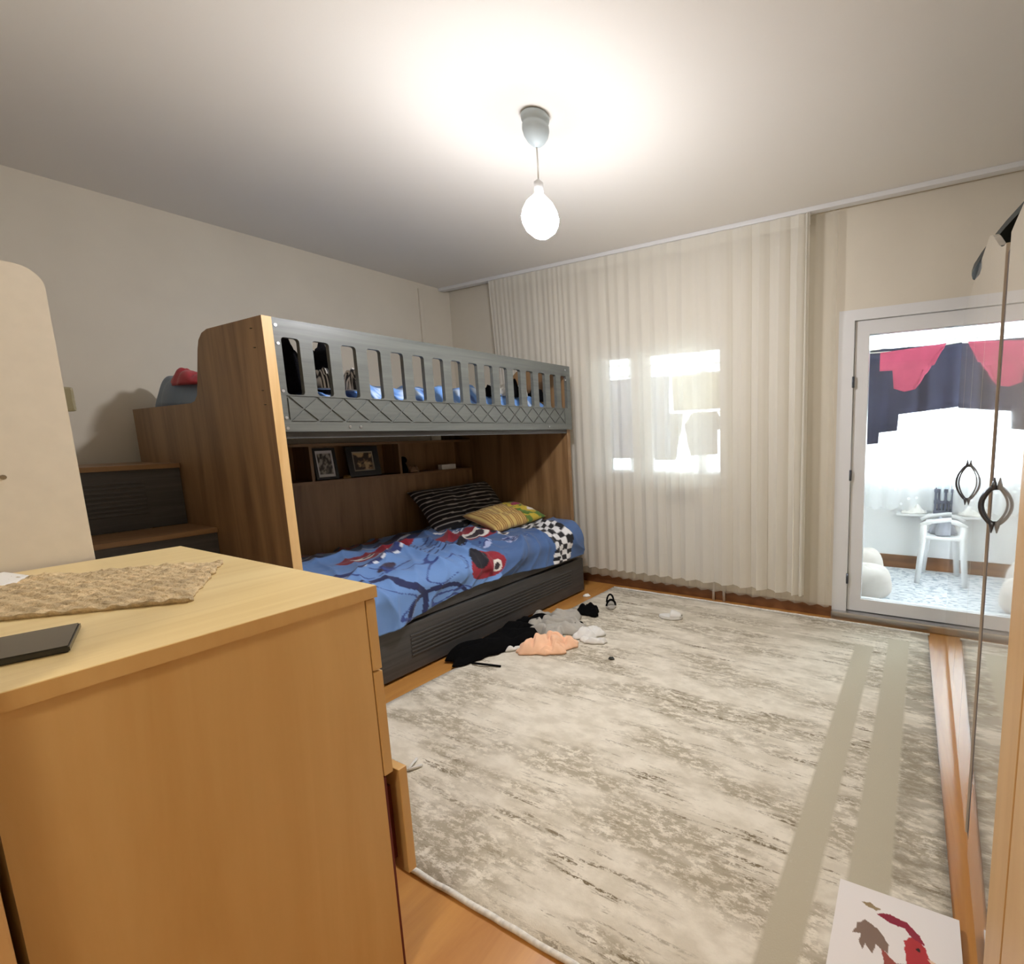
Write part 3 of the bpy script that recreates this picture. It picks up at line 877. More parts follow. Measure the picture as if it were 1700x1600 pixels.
def lower_col(u, v):
    s, y = u * 1.34, v * 1.915
    wob = 0.03 * nz(s * 6, y * 6, 3)
    X, Y = s + wob, y + 0.03 * nz(s * 6, y * 6, 9)
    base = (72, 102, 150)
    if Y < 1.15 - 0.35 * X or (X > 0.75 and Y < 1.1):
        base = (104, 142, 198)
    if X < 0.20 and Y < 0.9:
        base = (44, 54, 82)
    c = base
    # navy tracks
    d = abs(math.hypot(X - 1.30, Y - 0.28) - 0.27)
    if d < 0.022: c = (26, 36, 84)
    d = abs(math.hypot(X - 1.42, Y - 0.62) - 0.22)
    if d < 0.018: c = (26, 36, 84)
    if abs(X - (0.72 + 0.12 * math.sin(Y * 5))) < 0.045 and Y < 0.80: c = (36, 50, 108)
    if abs(X - (0.76 + 0.12 * math.sin(Y * 5))) < 0.012 and Y < 0.8 and math.sin(Y * 70) > 0.2: c = (222, 226, 236)
    for k in range(5):
        if abs(X - (0.70 + 0.05 * k + 0.10 * math.sin(Y * 3 + 1))) < 0.006 and 0.75 < Y < 1.12: c = (28, 40, 92)
    # generic red racing shapes with pale ovals and dark wheels
    for (cx, cy, a, b, r) in ((0.52, 0.72, 0.10, 0.33, 0.25), (0.66, 1.30, 0.11, 0.28, -0.15), (1.16, 1.02, 0.12, 0.13, 0.2), (0.14, 0.55, 0.07, 0.42, 0.05)):
        if ell(X, Y, cx, cy, a, b, r) < 1: c = (142, 26, 44)
    for (cx, cy, a, b, r) in ((0.54, 0.66, 0.035, 0.20, 0.25), (0.70, 1.30, 0.05, 0.10, -0.15), (1.19, 1.08, 0.045, 0.045, 0), (0.80, 1.48, 0.03, 0.05, 0)):
        q = ell(X, Y, cx, cy, a, b, r)
        if q < 1: c = (224, 218, 210)
        if q < 0.3: c = (52, 40, 46)
    for (cx, cy, a, b) in ((0.76, 1.12, 0.035, 0.08), (1.10, 0.97, 0.06, 0.05), (0.74, 1.44, 0.03, 0.05)):
        if ell(X, Y, cx, cy, a, b, 0.3) < 1: c = (24, 22, 34)
    for (cx, cy, a, b) in ((0.98, 1.40, 0.08, 0.12), (0.95, 1.16, 0.05, 0.05)):
        if ell(X, Y, cx, cy, a, b, 0.3) < 1 and nz(X * 22, Y * 22, 1) > -0.05: c = (38, 50, 110) if nz(X * 30, Y * 30, 4) > 0 else (170, 180, 216)
    for (cx, cy, a, b, r) in ((0.30, 1.00, 0.07, 0.20, 0.1), (0.34, 0.30, 0.06, 0.18, 0.2), (0.92, 0.50, 0.03, 0.10, 0.5)):
        q = ell(X, Y, cx, cy, a, b, r)
        if q < 1: c = (58, 40, 62) if nz(X * 14, Y * 14, 6) > 0 else (36, 48, 100)
    if abs(X - 0.30 - 0.04 * math.sin(Y * 9)) < 0.010 and 0.2 < Y < 1.1: c = (206, 208, 220)
    if X > 0.9 and Y < 0.9 and abs(nz(X * 7, Y * 5, 12)) < 0.03: c = (48, 68, 132)
    # white strokes like lettering
    if 0.44 < X < 0.56 and 1.16 < Y < 1.62:
        k = (Y - 1.16) / 0.115
        fy, fx = k - math.floor(k), (X - 0.44) / 0.12
        if (fy < 0.22) or (abs(fx - 0.15) < 0.10 and fy < 0.7) or (abs(fx - 0.9 + fy * 0.3) < 0.1 and fy < 0.7): c = (222, 222, 228)
    if 0.20 < X < 0.24 and 1.2 < Y < 1.65 and math.sin(Y * 160) > 0.2: c = (150, 170, 206)
    # checked band at the far end
    t = Y - (1.62 + 0.10 * (1.15 - X))
    if 0.0 < t < 0.17 and X > 0.45:
        c = (228, 228, 228) if (int(t / 0.043) + int((X + 2) / 0.043)) % 2 else (18, 18, 24)
    return c
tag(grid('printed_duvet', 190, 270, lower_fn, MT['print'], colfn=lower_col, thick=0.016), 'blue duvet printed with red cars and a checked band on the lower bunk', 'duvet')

def pillow(name, c, sx, sy, h, rot, colfn, label, seed, n=60):
    """rot: rotation matrix applied to a soft rectangular pillow"""
    bm = bmesh.new()
    lay = bm.loops.layers.float_color.new('print')
    top, bot = [], []
    for i in range(n + 1):
        rt, rb = [], []
        for j in range(n + 1):
            u, v = i / n * 2 - 1, j / n * 2 - 1
            e = max(0, (1 - u ** 4) * (1 - v ** 4)) ** 0.55
            pin = 1 - 0.06 * (1 - abs(u) ** 2) * abs(v) ** 4 - 0.0
            x, y = u * sx / 2 * (1 - 0.07 * (1 - v * v)) , v * sy / 2 * (1 - 0.07 * (1 - u * u))
            z = h / 2 * e * (1 + 0.25 * nz(u * 2 + seed, v * 2, seed)) + 0.010 * e * ridge(u * 3 + seed, v * 3, 2)
            co = rot @ Vector((x, y, z)); rt.append(bm.verts.new(co + Vector(c)))
            if i in (0, n) or j in (0, n):
                rb.append(rt[-1])
            else:
                co = rot @ Vector((x, y, -z * 0.8)); rb.append(bm.verts.new(co + Vector(c)))
        top.append(rt); bot.append(rb)
    for G in (top, bot):
        for i in range(n):
            for j in range(n):
                f = bm.faces.new((G[i][j], G[i + 1][j], G[i + 1][j + 1], G[i][j + 1]))
                for lp, (a, b) in zip(f.loops, ((i, j), (i + 1, j), (i + 1, j + 1), (i, j + 1))):
                    lp[lay] = lin(colfn(a / n, b / n))
    return tag(finish(name, bm, MT['print'], smooth=True), label, 'pillow')
def stripes(u, v):
    w_ = (v + 0.02 * nz(u * 5, v * 5)) * 11
    return (196, 192, 188) if (w_ - math.floor(w_)) < 0.22 else (26, 23, 26)
R1 = Matrix.Rotation(math.radians(42), 3, 'Y') @ Matrix.Rotation(math.radians(-12), 3, 'Z')
pillow('striped_pillow', (0.74, -0.64, 0.725), 0.44, 0.72, 0.13, Matrix.Rotation(math.radians(10), 3, 'X') @ R1, lambda u, v: stripes(v, u), 'black pillow with thin white stripes leaning on the lower bunk back board', 3.0)
def flowers(u, v):
    if v > 0.62:
        for (a, b, r, cc) in ((0.35, 0.80, 0.10, (170, 44, 84)), (0.60, 0.72, 0.09, (232, 206, 44)), (0.75, 0.88, 0.08, (236, 226, 214)), (0.2, 0.9, 0.06, (224, 190, 50)), (0.85, 0.7, 0.07, (90, 120, 40))):
            if (u - a) ** 2 + (v - b) ** 2 < r * r: return cc
        return (206, 180, 62) if nz(u * 8, v * 8) > -0.1 else (100, 130, 56)
    w_ = v * 26
    return (150, 92, 44) if (w_ - math.floor(w_)) < 0.35 else (214, 186, 112)
pillow('yellow_pillow', (1.12, -0.56, 0.645), 0.40, 0.50, 0.12, Matrix.Rotation(math.radians(6), 3, 'X') @ Matrix.Rotation(math.radians(12), 3, 'Y') @ Matrix.Rotation(math.radians(-6), 3, 'Z'), flowers, 'yellow and brown striped pillow with flowers on the lower bunk', 5.0)

# shelf ornaments
def framed(name, y0, y1, lean, label, colfn, x, z0, h, wd, fm, rotz=0.0):
    fr = thing(name, (x, (y0 + y1) / 2, z0), label, 'picture frame')
    fr.rotation_euler = (0, -lean, rotz)
    W = (y1 - y0)
    def loc_box(nm, a0, a1, b0, b1, c0, c1, m, bev=0.001):
        bm = bmesh.new(); addbox(bm, a0, a1, b0, b1, c0, c1, bev)
        bmesh.ops.recalc_face_normals(bm, faces=bm.faces)
        me = bpy.data.meshes.new(nm); bm.to_mesh(me); bm.free(); me.materials.append(m)
        o = bpy.data.objects.new(nm, me); COL.objects.link(o); o.parent = fr
        return o
    loc_box('frame_side', 0, 0.014, -W / 2, -W / 2 + wd, 0, h, fm); loc_box('frame_side', 0, 0.014, W / 2 - wd, W / 2, 0, h, fm)
    loc_box('frame_side', 0, 0.014, -W / 2 + wd, W / 2 - wd, 0, wd, fm); loc_box('frame_side', 0, 0.014, -W / 2 + wd, W / 2 - wd, h - wd, h, fm)
    loc_box('backing', 0, 0.004, -W / 2 + wd, W / 2 - wd, wd, h - wd, MT['dark'])
    bm = bmesh.new(); lay = bm.loops.layers.float_color.new('print'); n = 24
    V = [[bm.verts.new((0.0055, -W / 2 + wd + (W - 2 * wd) * i / n, wd + (h - 2 * wd) * j / n)) for j in range(n + 1)] for i in range(n + 1)]
    for i in range(n):
        for j in range(n):
            f = bm.faces.new((V[i][j], V[i + 1][j], V[i + 1][j + 1], V[i][j + 1]))
            for lp, (a, b) in zip(f.loops, ((i, j), (i + 1, j), (i + 1, j + 1), (i, j + 1))):
                lp[lay] = lin(colfn(a / n, b / n))
    me = bpy.data.meshes.new('photo'); bm.to_mesh(me); bm.free(); me.materials.append(MT['printpaper'])
    o = bpy.data.objects.new('photo', me); COL.objects.link(o); o.parent = fr
    return fr
def photo1(u, v):
    if min(u, 1 - u, v * 0.8, 1 - v) < 0.10: return (222, 222, 222)
    t = nz(u * 5, v * 5, 3) + 0.5 * nz(u * 11, v * 11)
    return (60, 56, 52) if t < -0.12 else (170, 164, 152) if t > 0.15 else (112, 106, 98)
def photo2(u, v):
    t = nz(u * 4, v * 4, 8) + 0.4 * nz(u * 10, v * 10)
    if min(u, 1 - u, v, 1 - v) < 0.07: return (168, 160, 144)
    return (54, 40, 28) if t < -0.05 else (196, 170, 128) if t > 0.22 else (128, 104, 76)
blackframe = plain('black_frame', (24, 20, 20), 0.35)
framed('picture_frame', -1.56, -1.415, 0.14, 'black frame with a white bordered portrait on the bunk shelf', photo1, 0.44, 1.011, 0.215, 0.017, blackframe)
framed('picture_frame', -1.33, -1.10, 0.14, 'wide ornate black frame with a brown photograph on the bunk shelf', photo2, 0.42, 1.011, 0.218, 0.038, blackframe)
fg = thing('figurine', (0.45, -0.93, 1.01), 'small dark seated figurine on the bunk shelf', 'figurine')
lathe('figurine_body', [(0.028, 0), (0.032, 0.02), (0.026, 0.05), (0.016, 0.075)], (0.45, -0.93, 1.0105), MT['black'], fg, n=14)
lathe('figurine_head', [(0.008, 0), (0.024, 0.012), (0.028, 0.03), (0.018, 0.05), (0.003, 0.056)], (0.452, -0.93, 1.083), MT['black'], fg, n=14)
tag(heap('small_ornament', 0.46, -0.855, 1.010, 0.028, 0.04, 0.06, 2.0, plain('tan_ornament', (150, 120, 92), 0.7), n=14), 'small tan ornament beside the dark figurine on the shelf', 'ornament')
tag(box('white_box', 0.42, 0.47, -0.60, -0.46, 1.0105, 1.052, MT['paper'], bevel=0.003), 'small white box at the far end of the bunk shelf', 'box')
tag(heap('trinket', 0.47, -1.375, 1.010, 0.02, 0.03, 0.025, 7.0, plain('brass_trinket', (150, 116, 60), 0.5), n=10), 'little brass coloured trinket between the two picture frames', 'trinket')

# ------------------------------------------------------------------ stairs at the bed end
SY0, SY1 = -2.725, YN - 0.002
st = thing('storage_stairs', (0.8, -2.51, 0), 'dark grey storage stairs with brown treads at the end of the bunk bed', 'stairs')
steps = [(0.13, 0.635, 1.18), (0.635, 0.955, 0.86), (0.955, 1.275, 0.54), (1.275, 1.485, 0.22)]
for x0, x1, z in steps:
    box('tread', x0 - (0.0 if x0 > 0.2 else 0), x1, SY0, SY1, z - 0.024, z, MT['oak_y'], st, bevel=0.002)
    rz0 = 0.0 if z < 0.3 else z - 0.32
    rs = box('riser', x1 - 0.035, x1 - 0.015, SY0 + 0.005, SY1, rz0, z - 0.0245, MT['dgrey'], st, bevel=0.0)
    if z > 0.5:
        for k in range(8):
            zz = rz0 + 0.075 + k * 0.022
            box('riser_rib', x1 - 0.015, x1 - 0.010, SY0 + 0.04, SY1 - 0.14, zz, zz + 0.011, MT['dgrey'], rs, bevel=0.002)
    box('side_panel', x0, x1 - 0.036, SY0 + 0.002, SY0 + 0.02, 0.0, z - 0.0245, MT['oak'], st, bevel=0)

# ------------------------------------------------------------------ tall cream cabinet behind the dresser
CX1, CYF, CZ = 2.055, -2.963, 1.742
cb = thing('tall_cabinet', (1.65, -3.14, 0), 'tall cream cabinet with a rounded top corner behind the dresser', 'cabinet')
side = [(YB + 0.016, 0.0), (CYF, 0.0), (CYF, CZ - 0.055)] + arc(CYF - 0.05, CZ - 0.05, 0.05, 0, 90, 6) + [(YB + 0.016, CZ)]
sp = prism('side_panel', side, 'x', CX1 - 0.018, CX1, MT['cream'], cb)
prism('side_panel', side, 'x', 1.25, 1.268, MT['cream'], cb)
box('back', 1.268, CX1 - 0.018, YB + 0.016, YB + 0.024, 0.0, CZ - 0.02, MT['cream'], cb, bevel=0)
box('top', 1.268, CX1 - 0.018, YB + 0.024, CYF - 0.06, CZ - 0.02, CZ - 0.002, MT['cream'], cb, bevel=0)
for a, b in ((1.270, 1.651), (1.654, 2.035)):
    d = box('cabinet_door', a, b, CYF - 0.02, CYF - 0.002, 0.06, CZ - 0.03, MT['cream'], cb, bevel=0.002)
box('handle', 1.965, 2.008, CYF - 0.002, CYF + 0.028, 1.381, 1.446, plain('olive_handle', (120, 112, 84), 0.5), cb, bevel=0.006)
bm = bmesh.new(); addtube(bm, [(CX1 - 0.001, -3.089, 1.213), (CX1 + 0.002, -3.089, 1.213)], 0.006, 10); finish('screw_cap', bm, MT['screw'], cb)

# ------------------------------------------------------------------ dresser
DXa, DXb, DYf, DYb, DZ = 2.071, 3.035, -2.790, -3.313, 0.9743
ds = thing('dresser', (2.55, -3.05, 0), 'large beech veneer chest of drawers with its lowest drawer ajar', 'dresser')
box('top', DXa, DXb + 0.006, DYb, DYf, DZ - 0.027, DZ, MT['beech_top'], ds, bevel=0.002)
box('top_edge', DXb + 0.006, DXb + 0.008, DYb, DYf, DZ - 0.027, DZ - 0.001, MT['beech'], ds, bevel=0)
box('side_panel', DXb - 0.018, DXb, DYb + 0.004, DYf - 0.024, 0.0, DZ - 0.0275, MT['beech'], ds, bevel=0)
box('side_panel', DXa + 0.006, DXa + 0.024, DYb + 0.004, DYf - 0.024, 0.0, DZ - 0.0275, MT['beech'], ds, bevel=0)
box('back', DXa + 0.024, DXb - 0.018, DYb + 0.004, DYb + 0.01, 0.04, DZ - 0.0275, MT['beech'], ds, bevel=0)
box('carcass_inside', DXa + 0.024, DXb - 0.018, DYb + 0.01, DYf - 0.05, 0.05, 0.93, MT['redin'], ds, bevel=0)
for z0, z1, out in ((0.782, 0.944, 0.0), (0.528, 0.777, 0.0), (0.250, 0.522, 0.032)):
    d = box('drawer', DXa + 0.006, DXb + 0.002, DYf - 0.022 + out, DYf - 0.002 + out, z0, z1, MT['beech'], ds, bevel=0.002)
    if out:
        box('drawer_side', DXb - 0.05, DXb - 0.036, DYf - 0.3, DYf - 0.022 + out, z0 + 0.03, z1 - 0.05, MT['redin'], d, bevel=0)
        box('drawer_side', DXa + 0.05, DXa + 0.064, DYf - 0.3, DYf - 0.022 + out, z0 + 0.03, z1 - 0.05, MT['redin'], d, bevel=0)
    for x in (2.30, 2.80):
        bm = bmesh.new(); addtube(bm, [(x, DYf - 0.003 + out, (z0 + z1) / 2), (x, DYf + 0.012 + out, (z0 + z1) / 2), (x, DYf + 0.02 + out, (z0 + z1) / 2)], [0.007, 0.007, 0.015], 12); finish('knob', bm, MT['gun'], d, smooth=True)
box('base_rail', DXa + 0.024, DXb - 0.018, DYf - 0.045, DYf - 0.026, 0.0, 0.06, MT['beech'], ds, bevel=0)
box('shaded_front_edge', DXb - 0.018, DXb - 0.001, DYf - 0.024, DYf - 0.018, 0.0, 0.524, MT['redin'], ds, bevel=0, label='front edge coloured dark red as if in shadow')  # shadow on the side panel's front edge, put in as dark red colour
# crocheted runner
def doily():
    A, B = Vector((2.472, -2.839)), Vector((2.805, -3.019))
    e = (B - A); d = Vector((-0.50, -0.86)).normalized() * 0.36
    d = Vector((-0.281, -0.283))
    nu, nv = 90, 90
    def fn(u, v):
        p = A + e * u + d * v
        ed = min(u, 1 - u, v, 1 - v)
        t = 0.0035 * (math.sin(u * 60 + 3 * nz(u * 5, v * 5)) * math.sin(v * 70)) + 0.006 * max(0, ridge(u * 6, v * 5, 3)) + 0.002 * nz(u * 60, v * 60)
        w_ = 0.006 * nz(u * 14, v * 14, 5) if ed < 0.01 else 0
        return (p.x + w_, p.y + w_, DZ + 0.004 + max(0, t))
    m = plain('crochet', (196, 172, 132), 0.95, var=0.14, vscale=40, bump=0.6, bscale=160)
    return grid('lace_runner', nu, nv, fn, m, close=DZ + 0.0005)
tag(doily(), 'beige crocheted lace mat laid slantwise on the dresser', 'table mat')
def slab(name, pts, z0, z1, mat, label, cat, bevel=0.001):
    return tag(prism(name, pts, 'z', z0, z1, mat, bevel=bevel), label, cat)
slab('tablet', [(2.802, -3.161), (2.936, -3.203), (2.901, -3.305), (2.767, -3.276)], DZ + 0.0005, DZ + 0.011, MT['tablet'], 'flat black tablet lying on the dresser', 'tablet', 0.002)
slab('white_notepad', [(2.109, -3.125), (2.220, -3.108), (2.306, -3.164), (2.181, -3.194)], DZ + 0.0005, DZ + 0.012, MT['paper'], 'white notepad on the dresser by the cream cabinet', 'notepad')

# ------------------------------------------------------------------ wardrobe on the right wall
W1 = 4.262
wd = thing('wardrobe', (4.55, -1.65, 0), 'glossy white wardrobe with bow handles and a tan end along the right wall', 'wardrobe')
def wtop(y):
    return 1.93 - 0.172 * smooth01((-1.30 - y) / 0.55)
edges = [-0.06, -0.52, -0.98, -1.43, -1.878, -2.335]
for k in range(5):
    a, b = edges[k], edges[k + 1]
    g = 0.0015 if k < 3 else 0.006
    ya, yb = a - (0.035 if k == 4 else 0.0015), b + (0.05 if k == 3 else g)
    prof = [(ya, 0.07), (yb, 0.07)] + [(yb + (ya - yb) * i / 8, wtop(yb + (ya - yb) * i / 8)) for i in range(9)]
    d = prism('wardrobe_door', prof, 'x', W1, W1 + 0.018, MT['gloss'], wd, bevel=0.0008)
    hy = {2: (-1.10, 0.975, 1.157, 0.060), 4: (-1.985, 1.03, 1.165, 0.048)}.get(k)
    if hy:
        y, z0, z1, out = hy
        hn = tube('handle', [(W1 - 0.62 * out * math.sin(PI * t) ** 0.75 - 0.004, y, z0 + 0.018 + (z1 - z0 - 0.036) * t) for t in [i / 16 for i in range(17)]], 0.0042, MT['gun'], d)
        tube('handle_wire', [(W1 - out * 0.46 * math.sin(PI * t) ** 0.8 - 0.004, y + 0.010 * math.sin(PI * t), z0 + 0.024 + (z1 - z0 - 0.048) * t) for t in [i / 16 for i in range(17)]], 0.003, MT['gun'], hn)
        for s, ze in ((1, z1 - 0.022), (-1, z0 + 0.022)):
            tube('handle_finial', [(W1 - 0.006, y, ze - s * 0.006), (W1 - 0.006, y, ze + s * 0.008), (W1 - 0.006, y, ze + s * 0.024)], [0.008, 0.0055, 0.0015], MT['gun'], hn)
box('door_gap', W1 + 0.006, W1 + 0.016, -1.912, -1.829, 0.07, 1.735, plain('mauve_shadow_strip', (92, 82, 80), 0.5), wd, bevel=0, label='shadow coloured strip in the gap between the doors')  # mauve colour stands in for the shade inside the recessed door gap
box('plinth', W1 + 0.012, W1 + 0.03, -3.27, -0.06, 0.0, 0.068, MT['gloss'], wd, bevel=0)
box('carcass', W1 + 0.03, XR - 0.01, -1.30, -0.06, 0.0, 1.91, MT['cream'], wd, bevel=0)
box('carcass', W1 + 0.03, XR - 0.01, -3.27, -1.302, 0.0, 1.735, MT['cream'], wd, bevel=0)
cp = [(4.84, -0.62), (4.30, -0.66), (4.256, -0.72), (4.247, -0.80), (4.248, -0.90), (4.262, -1.05), (4.279, -1.188), (4.305, -1.36), (4.334, -1.513), (4.39, -1.75), (4.47, -2.0), (4.84, -2.3)]
prism('crown_board', cp[::-1], 'z', 1.945, 1.965, MT['dark'], wd, bevel=0.003)  # crown and its supports coloured dark for the shaded underside and recess
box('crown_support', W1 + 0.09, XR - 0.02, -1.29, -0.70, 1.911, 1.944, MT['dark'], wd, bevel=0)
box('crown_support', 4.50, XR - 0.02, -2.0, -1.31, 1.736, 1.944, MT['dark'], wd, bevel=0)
box('wood_stile', W1 - 0.004, W1 + 0.018, -2.50, -2.339, 0.0, 1.735, MT['tan'], wd, bevel=0.002)
box('wood_door', W1 - 0.004, W1 + 0.018, -3.27, -2.512, 0.07, 1.735, MT['tan'], wd, bevel=0.002)

# ------------------------------------------------------------------ rug
RX0, RX1, RY0, RY1 = 1.82, 4.19, -2.615, -0.10
mr, n_, l_, p_ = newmat('distressed_rug')
tc = n_.new('ShaderNodeTexCoord')
def mapped(scale):
    mp = n_.new('ShaderNodeMapping'); mp.inputs['Scale'].default_value = scale
    l_.new(tc.outputs['Object'], mp.inputs[0]); return mp.outputs[0]
def noise_(vec, sc, det=5, rough=0.6, dist=0.0):
    t = n_.new('ShaderNodeTexNoise'); t.inputs['Scale'].default_value = sc; t.inputs['Detail'].default_value = det
    t.inputs['Roughness'].default_value = rough; t.inputs['Distortion'].default_value = dist
    l_.new(vec, t.inputs['Vector']); return t.outputs['Fac']
def ramp_(v, a, b):
    r = n_.new('ShaderNodeMapRange'); r.inputs['From Min'].default_value = a; r.inputs['From Max'].default_value = b
    l_.new(v, r.inputs['Value']); return r.outputs[0]
def mth(op, a, b):
    m_ = n_.new('ShaderNodeMath'); m_.operation = op; m_.use_clamp = False
    for i, q in enumerate((a, b)):
        if isinstance(q, (int, float)): m_.inputs[i].default_value = q
        else: l_.new(q, m_.inputs[i])
    return m_.outputs[0]
def mixc(f, a, b):
    m_ = n_.new('ShaderNodeMix'); m_.data_type = 'RGBA'
    l_.new(f, m_.inputs[0])
    for i, q in ((6, a), (7, b)):
        if isinstance(q, tuple): m_.inputs[i].default_value = q
        else: l_.new(q, m_.inputs[i])
    return m_.outputs[2]
big = ramp_(noise_(mapped((0.8, 3.0, 1)), 1.6, 4, 0.6), 0.46, 0.56)
mid = ramp_(noise_(mapped((9, 20, 1)), 2.0, 8, 0.78), 0.44, 0.52)
streak = ramp_(noise_(mapped((2.2, 26, 1)), 1.2, 6, 0.7), 0.52, 0.60)
speck = ramp_(noise_(mapped((16, 34, 1)), 2.5, 6, 0.75), 0.46, 0.51)
f1 = mth('MULTIPLY', mth('MULTIPLY', big, mid), 0.80)
f2 = mth('MULTIPLY', mth('MULTIPLY', streak, speck), ramp_(noise_(mapped((1.2, 2.4, 1)), 1.5, 2), 0.42, 0.60))
base_ = mixc(ramp_(noise_(mapped((5, 9, 1)), 1.5, 4), 0.4, 0.6), lin((210, 201, 182)), lin((228, 220, 203)))
c1 = mixc(f1, base_, lin((158, 146, 122)))
c2 = mixc(f2, c1, lin((116, 101, 74)))
sep = n_.new('ShaderNodeSeparateXYZ'); l_.new(tc.outputs['Object'], sep.inputs[0])
def band(coord, a, b):
    s1 = n_.new('ShaderNodeMapRange'); s1.inputs['From Min'].default_value = a - 0.006; s1.inputs['From Max'].default_value = a + 0.006
    l_.new(coord, s1.inputs['Value'])
    s2 = n_.new('ShaderNodeMapRange'); s2.inputs['From Min'].default_value = b + 0.006; s2.inputs['From Max'].default_value = b - 0.006
    l_.new(coord, s2.inputs['Value'])
    return mth('MULTIPLY', s1.outputs[0], s2.outputs[0])
rcx, rcy = (RX0 + RX1) / 2, (RY0 + RY1) / 2
X_, Y_ = sep.outputs['X'], sep.outputs['Y']
bars = mth('ADD', mth('MULTIPLY', band(X_, 3.762 - rcx, 3.862 - rcx), band(Y_, -9, -0.44 - rcy)), mth('MULTIPLY', band(X_, 3.935 - rcx, 4.05 - rcx), band(Y_, -9, -0.27 - rcy)))
bars2 = mth('MULTIPLY', mth('ADD', mth('MULTIPLY', band(Y_, -0.50 - rcy, -0.43 - rcy), band(X_, 2.2 - rcx, 3.862 - rcx)), 0), 0.45)
bars2 = mth('ADD', bars2, mth('MULTIPLY', mth('MULTIPLY', band(Y_, -0.34 - rcy, -0.27 - rcy), band(X_, 2.0 - rcx, 4.05 - rcx)), 0.35))
fb = mth('MINIMUM', mth('MULTIPLY', mth('ADD', bars, bars2), ramp_(noise_(mapped((20, 20, 1)), 3, 4), -0.2, 0.4)), 1.0)
c3 = mixc(fb, c2, lin((184, 175, 152)))
# outside the bars the dark distress is stronger
outer = band(X_, 4.05 - rcx, 9)
f3 = mth('MULTIPLY', mth('MULTIPLY', outer, ramp_(noise_(mapped((3, 9, 1)), 1.7, 6, 0.7), 0.45, 0.55)), 0.65)
c4 = mixc(f3, c3, lin((138, 127, 106)))
l_.new(c4, p_.inputs['Base Color'])
p_.inputs['Roughness'].default_value = 0.95
p_.inputs['Sheen Weight'].default_value = 0.25
bp = n_.new('ShaderNodeBump'); bp.inputs['Strength'].default_value = 0.35; bp.inputs['Distance'].default_value = 0.004
l_.new(noise_(mapped((1, 1, 1)), 220, 2), bp.inputs['Height']); l_.new(bp.outputs[0], p_.inputs['Normal'])
rug = thing('rug', (rcx, rcy, 0), 'large cream and taupe distressed rug with two plain stripes by the wardrobe', 'rug')
def rug_fn(u, v):
    x, y = RX0 + (RX1 - RX0) * u, RY0 + (RY1 - RY0) * v
    if u == 0: x += 0.012 * nz(y * 3, 1)
    x += u * (0.046 - 0.066 * v)
    z = 0.010 + 0.002 * nz(x * 2.2, y * 2.2, 3) + 0.006 * math.exp(-((v) / 0.02) ** 2) * (0.5 + nz(x * 5, 3))
    return (x, y, z)
grid('rug_pile', 60, 60, rug_fn, mr, rug, close=0.0)
def fringe(y, s):
    bm = bmesh.new()
    addtube(bm, [(RX0 + 0.01 + (RX1 - RX0 - 0.02) * i / 60, y + 0.002 * nz(i * 0.7, y), 0.0085 + 0.003 * nz(i * 0.5, 2)) for i in range(61)], 0.0078, 8)
    return finish('rug_hem', bm, MT['fringe'], rug, smooth=True, label='whitish bound hem')
fringe(RY0 - 0.004, -1)
fringe(RY1 + 0.004, 1)

# ------------------------------------------------------------------ painted rooster panel on the rug
def in_poly(x, y, P_):
    c = False
    for i in range(len(P_)):
        x1, y1 = P_[i]; x2, y2 = P_[i - 1]
        if (y1 > y) != (y2 > y) and x < (x2 - x1) * (y - y1) / (y2 - y1) + x1:
            c = not c
    return c
RO = [  # (polygon in u to the wardrobe, v to the window; colour)
    ([(0.40, 0.52), (0.52, 0.42), (0.60, 0.45), (0.72, 0.30), (0.98, 0.24), (0.92, -0.1), (0.55, -0.1), (0.50, 0.15), (0.44, 0.35)], (150, 70, 58)),
    ([(0.58, 0.72), (0.66, 0.80), (0.74, 0.72), (0.80, 0.55), (0.96, 0.36), (0.92, 0.24), (0.70, 0.30), (0.60, 0.46)], (176, 40, 44)),
    ([(0.34, 0.92), (0.46, 0.97), (0.60, 0.94), (0.70, 0.84), (0.74, 0.74), (0.64, 0.78), (0.58, 0.86), (0.46, 0.86)], (140, 18, 48)),
    ([(0.20, 0.72), (0.26, 0.78), (0.36, 0.74), (0.46, 0.60), (0.46, 0.48), (0.36, 0.54), (0.34, 0.42), (0.28, 0.50), (0.26, 0.42), (0.22, 0.52), (0.24, 0.60), (0.17, 0.58)], (128, 104, 88)),
    ([(0.56, 0.40), (0.66, 0.42), (0.70, 0.30), (0.62, 0.22), (0.55, 0.28)], (196, 128, 104)),
    ([(0.16, 0.16), (0.26, 0.20), (0.44, 0.16), (0.58, 0.02), (0.40, 0.02), (0.24, 0.10)], (128, 136, 58)),
    ([(0.36, 0.08), (0.50, 0.12), (0.58, 0.0), (0.46, -0.05)], (66, 78, 34)),
    ([(0.22, 1.0), (0.28, 1.03), (0.38, 0.99), (0.34, 0.95), (0.26, 0.97)], (150, 128, 92)),
    ([(0.76, 0.60), (0.84, 0.58), (0.82, 0.52)], (224, 190, 160)),
]
PA, PB, PC = Vector((3.941, -2.108)), Vector((3.945, -2.40)), Vector((4.235, -2.100))
def roo_col(u, v):
    x, y = u * 1.02, 1.22 - v * 1.30
    x += 0.012 * nz(u * 22, v * 22, 2); y += 0.012 * nz(u * 22, v * 22, 8)
    c = (232, 226, 222)
    for P_, k in RO:
        if in_poly(x, y, P_): c = k
    if (x - 0.685) ** 2 + (y - 0.665) ** 2 < 0.00045: c = (40, 24, 20)
    return c
def roo_fn(u, v):
    p = PA + (PC - PA) * u + (PB - PA) * v
    return (p.x, p.y, 0.0235 - 0.002 * v)
